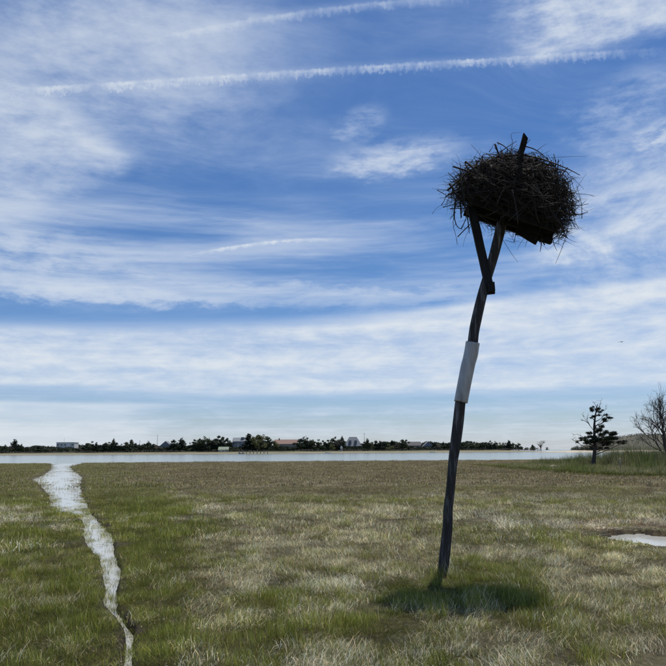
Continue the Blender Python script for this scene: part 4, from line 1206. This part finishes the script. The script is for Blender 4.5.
# dock below the blue-grey house
dx0, dx1 = atY(239, 451, FY - 1).x, atY(268, 451, FY - 1).x
dk = empty('dock', ((dx0 + dx1) / 2, FY - 1, 0)); tag(dk, 'low wooden dock on dark pilings below the tall blue-grey house', 'dock')
hw = (dx1 - dx0) / 2
MB().box((-hw, -.8, 1.5), (hw, .8, 1.7)).build('deck', M['grey_wall'], dk)
for i in range(9):
    for sy in (-.7, .7):
        xx = -hw + .3 + (2 * hw - .6) * i / 8; MB().tube([Vector((xx, sy, -1)), Vector((xx, sy, 2.2 + .5 * (i % 2)))], .16, 6).build('piling', M['bark'], dk)
def small_boat(px, Y, L, label, mat):
    x = atY(px, 452, Y).x; r0 = empty('rowing_boat', (x, Y, -.05), rnd.uniform(-.3, .3)); tag(r0, label, 'boat')
    vs = []; n = 9
    for i in range(n):
        t = i / (n - 1); xx = (t - .5) * L; hw_ = .75 * math.sin(math.pi * min(1, .18 + t * .82)) ** .6 + .02; sh = .55 + .35 * (2 * t - 1) ** 2 * (t < .5)
        vs += [(xx, -hw_, sh), (xx, -hw_ * .6, 0), (xx, hw_ * .6, 0), (xx, hw_, sh), (xx, hw_ * .85, sh - .02), (xx, hw_ * .5, .15), (xx, -hw_ * .5, .15), (xx, -hw_ * .85, sh - .02)]
    m = MB(); m.add([Vector(v) for v in vs], [(i * 8 + j, i * 8 + (j + 1) % 8, (i + 1) * 8 + (j + 1) % 8, (i + 1) * 8 + j) for i in range(n - 1) for j in range(8)] + [tuple(range(8)), tuple((n - 1) * 8 + k for k in reversed(range(8)))], False)
    m.build('hull', mat, r0); MB().box((-.2, -.6, .38), (.2, .6, .44)).build('seat', M['tan_wall'], r0)
small_boat(432.5, FY - 2, 4.4, 'white rowing boat pulled up by the far beach left of the leaning pole', M['white_trim'])
small_boat(241.5, FY - 4, 4.6, 'pale boat lying at the left end of the dock', M['bluegrey_wall'])
small_boat(328.0, FY + 1, 4.8, 'white rowing boat on the far beach left of the narrow white hut', M['white_trim'])

# far trees: a few kinds of mesh, copied
def far_tree_mesh(kind, seed):
    g = random.Random(seed); H = 8.0; blobs = []
    tr = MB()
    if kind == 'cedar':
        for i in range(11):
            t = i / 10; w = (1 - t) ** .8 * 2.5 + .35; blobs.append((Vector((g.gauss(0, .22), g.gauss(0, .22), .8 + t * 6.7)), w * g.uniform(.8, 1.2), w * g.uniform(.8, 1.2), .75))
        n, sz = 1100, .50
    elif kind == 'pine':
        for i in range(14):
            a = g.uniform(0, 6.28); r = g.uniform(0, 2.9); z = g.uniform(1.2, 6.9) - r * .35; blobs.append((Vector((r * math.cos(a), r * math.sin(a), z)), g.uniform(.9, 1.6), g.uniform(.9, 1.6), g.uniform(.6, 1.1)))
        blobs.append((Vector((0, 0, 7.2)), .7, .7, .7)); n, sz = 1200, .46
    elif kind == 'bushy':
        for i in range(16):
            a = g.uniform(0, 6.28); r = g.uniform(0, 2.6); z = g.uniform(1.0, 6.6 - r * .6); blobs.append((Vector((r * math.cos(a), r * math.sin(a), z)), g.uniform(.8, 1.5), g.uniform(.8, 1.5), g.uniform(.7, 1.2)))
        blobs.append((Vector((0, 0, 6.6)), 1.2, 1.2, 1.2)); n, sz = 1200, .42
    else:
        for i in range(18):
            a = g.uniform(0, 6.28); r = g.uniform(0, 2.8); z = g.uniform(2.4, 6.9 - r * .3); blobs.append((Vector((r * math.cos(a), r * math.sin(a), z)), g.uniform(.5, 1.2), g.uniform(.5, 1.2), g.uniform(.5, .9)))
        n, sz = 700, .30
    V, F = leaf_cloud(blobs, n, sz, seed, shell=.2)
    V[:, 2] *= 8.0 / np.percentile(V[:, 2], 99.3)
    crown = np_mesh('crown', V, F)
    tr.tube([Vector((0, 0, -.3)), Vector((.05, 0, 3)), Vector((0, .05, 6.5))], [.26, .18, .06], 6)
    for i in range(7):
        b = g.choice(blobs)[0]; tr.tube([Vector((0, 0, b.z * .6)), b * .6 + Vector((0, 0, b.z * .25)), b], [.12, .08, .03], 4, caps=False)
    me = bpy.data.meshes.new('trunk'); me.from_pydata(tr.v, [], tr.f); me.update()
    crown.materials.append({'cedar': M['evergreen'], 'pine': M['evergreen'], 'bushy': M['leafy'], 'bare': M['twig']}[kind]); me.materials.append(M['bark'])
    return crown, me
meshes = {k: [far_tree_mesh(k, 300 + 17 * i + len(k)) for i in range(n)] for k, n in (('cedar', 4), ('pine', 4), ('bushy', 3), ('bare', 3))}
profile = [(-60, 446, 'p'), (-50, 444, 'c'), (-38, 446, 'p'), (-28, 445, 'b'), (-18, 446, 'p'), (-8, 445, 'c'), (1, 447.5, 'p'), (5, 446, 'p'), (10, 446.4, 'b'), (14.3, 441.6, 'c'), (18.5, 447, 'p'), (21, 445.5, 'c'), (27.8, 448, 'c'), (33, 449, 'b'), (38.8, 447, 'c'), (44, 449, 'p'), (48, 448, 'b'), (52, 447, 'l'), (77, 449, 'p'), (80, 448, 'b'), (84, 446.5, 'p'), (87.5, 444.5, 'p'), (91.5, 443, 'p'), (96, 444, 'c'), (100, 446, 'p'), (105.5, 444, 'p'), (109, 443.5, 'p'), (113, 441, 'c'), (116, 444, 'p'),
           (121.5, 445, 'p'), (126, 443.5, 'p'), (131, 441.5, 'c'), (135, 444.5, 'p'), (139.5, 445.5, 'p'), (144, 445, 'p'), (148, 443, 'c'), (153, 445, 'p'), (156, 445, 'b'), (173.5, 441.5, 'p'), (177, 444, 'p'), (181.5, 440.3, 'c'), (185.5, 445, 'p'), (190, 444, 'p'), (194.5, 441.2, 'p'), (199.5, 440.6, 'p'), (204.5, 439, 'p'), (208.5, 441, 'c'), (213.5, 441.5, 'p'), (218.5, 438, 'p'), (222.5, 439, 'p'), (227, 440, 'p'), (230.5, 445, 'p'), (248.5, 436.2, 'c'), (253, 438.5, 'l'), (258.5, 437, 'l'), (263.5, 437.2, 'l'), (267.5, 438.7, 'p'), (270.5, 441, 'p'), (273.5, 442, 'l'), (299.5, 441, 'p'), (303.5, 439.2, 'p'),
           (307, 439.8, 'p'), (312, 441, 'b'), (318.5, 441, 'p'), (323, 442, 'p'), (328, 441.5, 'p'), (331.5, 445, 'l'), (335, 439, 'p'), (338.5, 441, 'b'), (342, 438.8, 'c'), (364, 443, 'p'), (367.5, 440.6, 'c'), (372, 443, 'l'), (376, 442, 'p'), (380.5, 442.3, 'p'), (385, 443, 'p'), (388.5, 445, 'l'), (392.5, 441.8, 'c'), (397, 443, 'b'), (402.5, 441, 'p'), (406.5, 441.2, 'p'), (434.5, 443.5, 'p'), (438.5, 444.8, 'b'), (443.5, 443.3, 'c'), (448.5, 444, 'p'), (453, 444.5, 'p'), (458, 446, 'p'), (462.5, 444.6, 'c'), (467, 447, 'b'), (471.5, 444, 'p'), (476.5, 445.8, 'p'), (481, 444, 'p'), (486, 443.3, 'p'), (490.5, 442, 'p'), (495.5, 442.6, 'p'), (500, 443.5, 'l'), (504.5, 443.3, 'b'), (509, 441.8, 'c'), (513, 443.8, 'p'), (518.5, 444, 'p'), (526, 448.8, 'p'), (533, 445.5, 'c'), (547, 449, 'p')]
marks = [(65, 'white flat-roofed block house'), (165, 'grey gabled house'), (240, 'tall blue-grey house'), (286, 'faded red-roofed house'), (353, 'steep hip-roofed house'), (419, 'dark brown shingled house'), (541, 'pale leafless spit tree')]
ordn = ['first', 'second', 'third', 'fourth', 'fifth', 'sixth', 'seventh', 'eighth', 'ninth', 'tenth', 'eleventh', 'twelfth', 'thirteenth', 'fourteenth', 'fifteenth', 'sixteenth', 'seventeenth', 'eighteenth', 'nineteenth', 'twentieth', 'twenty-first', 'twenty-second', 'twenty-third', 'twenty-fourth', 'twenty-fifth']
desc = {'p': ('dark round-crowned pine', 'pine_tree', 'pine'), 'c': ('dark pointed cedar', 'cedar_tree', 'cedar'), 'b': ('bare brownish tree', 'leafless_tree', 'bare'), 'l': ('pale green leafy tree', 'leafy_tree', 'bushy')}
counts = {}
for (px, py, k) in profile:
    if -40 < px < -5: pass
    mk = min(marks, key=lambda m: abs(m[0] - px)); side = 'left' if px < mk[0] else 'right'
    counts.setdefault((mk[1], side), []).append(px)
for key in counts: counts[key].sort(reverse=(key[1] == 'left'))
for (px, py, k) in profile:
    mk = min(marks, key=lambda m: abs(m[0] - px)); side = 'left' if px < mk[0] else 'right'
    i = counts[(mk[1], side)].index(px); d_, nm, kind = desc[k]
    Y = FY + rnd.uniform(22, 34); x = atY(px, 450, Y).x; base = 1.2; zt = atY(px, py, Y).z
    s = max(.3, (zt - base) / 7.2)
    rt = empty(nm, (x, Y, base), rnd.uniform(0, 6.28)); w = rnd.uniform(1.1, 1.5) * (1.25 if s < .7 else 1.0)
    rt.scale = (s * w, s * w, s)
    lab = '%s, %s far tree %s of the %s' % (d_, ordn[min(i, 24)], side, mk[1])
    tag(rt, lab, 'tree', 'trees along the far shore')
    cr_m, tr_m = rnd.choice(meshes[kind])
    link_mesh('crown', cr_m, None, rt); link_mesh('trunk', tr_m, None, rt)
# understorey thicket along the whole shore
def thicket(name, label, xs, y, h, n, size, mat, seed):
    g = np.random.default_rng(seed)
    x = g.uniform(xs[0], xs[1], n); yy = y + g.uniform(-4, 10, n)
    hh = h * (.35 + 1.0 * fbm(x * .09, x * 0 + 1.1, seed, 3)); z = .8 + hh * g.uniform(0, 1, n) ** .8
    P = np.stack([x, yy, z], -1)
    u = g.normal(0, 1, (n, 3)); u /= np.linalg.norm(u, axis=1)[:, None]; w = np.cross(u, g.normal(0, 1, (n, 3))); w /= np.linalg.norm(w, axis=1)[:, None]
    s = g.uniform(.5, 1.3, n)[:, None] * size
    V = np.stack([P - u * s, P + w * s * .6, P + u * s, P - w * s * .6], 1).reshape(-1, 3)
    o = link_mesh(name, np_mesh(name, V, np.arange(4 * n).reshape(-1, 4)), mat); tag(o, label, 'shrubs', None, 'stuff')
thicket('evergreen_thicket', 'dark evergreen undergrowth filling the far treeline', (-560, atY(520, 450, FY).x), FY + 30, 5.0, 60000, .6, M['evergreen'], 4)
thicket('far_woods', 'dark woods standing behind the far houses', (-560, atY(512, 450, FY).x), FY + 52, 7.4, 60000, .8, M['evergreen'], 14)
thicket('shore_scrub', 'brown and pale green scrub in front of the far trees', (-560, atY(548, 450, FY).x), FY + 17, 2.4, 16000, .35, M['twig'], 6)
b_ = atY(541, 452, FY + 14); b_.z = .9
bt = empty('bare_spit_tree', b_); tag(bt, 'pale leafless round-crowned tree at the right end of the far spit', 'tree')
V_, F_ = leaf_cloud([(Vector((rnd.gauss(0, 1.7), rnd.gauss(0, 1.4), rnd.uniform(3.2, 7.2))), 1.2, 1.2, .8) for _ in range(16)], 900, .16, 77, shell=.2)
link_mesh('crown', np_mesh('crown', V_, F_), M['twig'], bt)
tm = MB(); tm.tube([Vector((0, 0, -.3)), Vector((.1, 0, 2)), Vector((0, 0, 4.5))], [.35, .25, .1], 7)
for i in range(16):
    a = i * 2.4; e = Vector((math.cos(a) * 3, math.sin(a) * 2.4, 4 + 3.2 * ((i * .37) % 1))); tm.tube([Vector((0, 0, 1.6 + .1 * i)), e * .5 + Vector((0, 0, 1.6)), e], [.14, .09, .03], 4)
tm.build('trunk', M['bark'], bt)

# ------------------------------------------------------------------ headland and its beach at the right
HL = 430.0
def headland():
    x0 = atY(571, 450, HL).x; x1 = atY(900, 450, HL).x
    xs = np.linspace(x0, x1, 150); pr = np.linspace(0, 1, 26); vs = []
    tops = [(571, 449.5), (574, 445.5), (577, 443.5), (582, 442.5), (590, 440), (600, 438.5), (612, 436.2), (625, 434.4), (640, 434.6), (666, 435.6), (720, 436), (800, 437), (900, 440)]
    for x in xs:
        px = np.interp(x, [atY(p, 450, HL).x for p, _ in tops], [p for p, _ in tops]); py = np.interp(px, [t[0] for t in tops], [t[1] for t in tops])
        H = max(.3, atY(px, py, HL + 25).z)
        for t in pr:
            prof = math.sin(min(1.0, t * 2.1) * math.pi / 2) ** .75 * (1 if t < .6 else 1 - (t - .6) * 1.2)
            z = H * prof; z *= 1 + .10 * mnoise.noise(Vector((x * .04, t * 4, 2))) * (t > .05); z += .5 * mnoise.noise(Vector((x * .2, t * 9, 5))) * min(1, t * 8)
            vs.append((x + t * 60, HL + t * 90, z - .3 * (t == 0)))
    n = 26; m = MB(); m.add(vs, [(i * n + j, (i + 1) * n + j, (i + 1) * n + j + 1, i * n + j + 1) for i in range(len(xs) - 1) for j in range(n - 1)], True)
    o = m.build('headland', M['scrub']); tag(o, 'brown scrubby headland rising behind the reeds at right', None, None, 'structure')
    # shrubs over the slope
    g = np.random.default_rng(8); N = 9000
    ii = g.integers(0, len(xs), N); jj = g.integers(1, 15, N); V0 = np.array(vs)[ii * n + jj] + np.stack([g.uniform(-1.5, 1.5, N), g.uniform(-1.5, 1.5, N), g.uniform(0, 1.1, N)], -1)
    u = g.normal(0, 1, (N, 3)); u /= np.linalg.norm(u, axis=1)[:, None]; w = np.cross(u, g.normal(0, 1, (N, 3))); w /= np.linalg.norm(w, axis=1)[:, None]; s = g.uniform(.2, .55, N)[:, None]
    V = np.stack([V0 - u * s, V0 + w * s * .6, V0 + u * s, V0 - w * s * .6], 1).reshape(-1, 3)
    o = link_mesh('headland_scrub', np_mesh('headland_scrub', V, np.arange(4 * N).reshape(-1, 4)), M['twig']); tag(o, 'grey brown scrub covering the headland slope', 'shrubs', None, 'stuff')
    # dark shrubs at the left foot
    bl = [(Vector((atY(p, 450, HL - 2).x, HL - 2, h)), r, r, r * .9) for p, h, r in ((573, 1.6, 1.5), (577, 2.2, 2.0), (582, 2.0, 1.8), (587, 1.8, 1.8), (592, 1.6, 1.7), (598, 1.4, 1.5))]
    V, F = leaf_cloud(bl, 2600, .28, 15, shell=.2); o = link_mesh('dark_shrubs', np_mesh('dark_shrubs', V, F), M['evergreen']); tag(o, 'dark shrubs at the left foot of the headland', 'shrubs', None, 'stuff')
headland()
bx0 = atY(560, 452, 385).x; bx1 = atY(900, 452, 385).x
strip('sand_spit', list(np.linspace(bx0, bx1, 90)), 372, [(0, -.5), (4, .12), (14, .55), (30, .9), (58, .6), (70, .5)], M['sand'], 'pale sandy beach in front of the headland', 9.0, lambda x: max(.05, min(1, (x - bx0) / 12)))
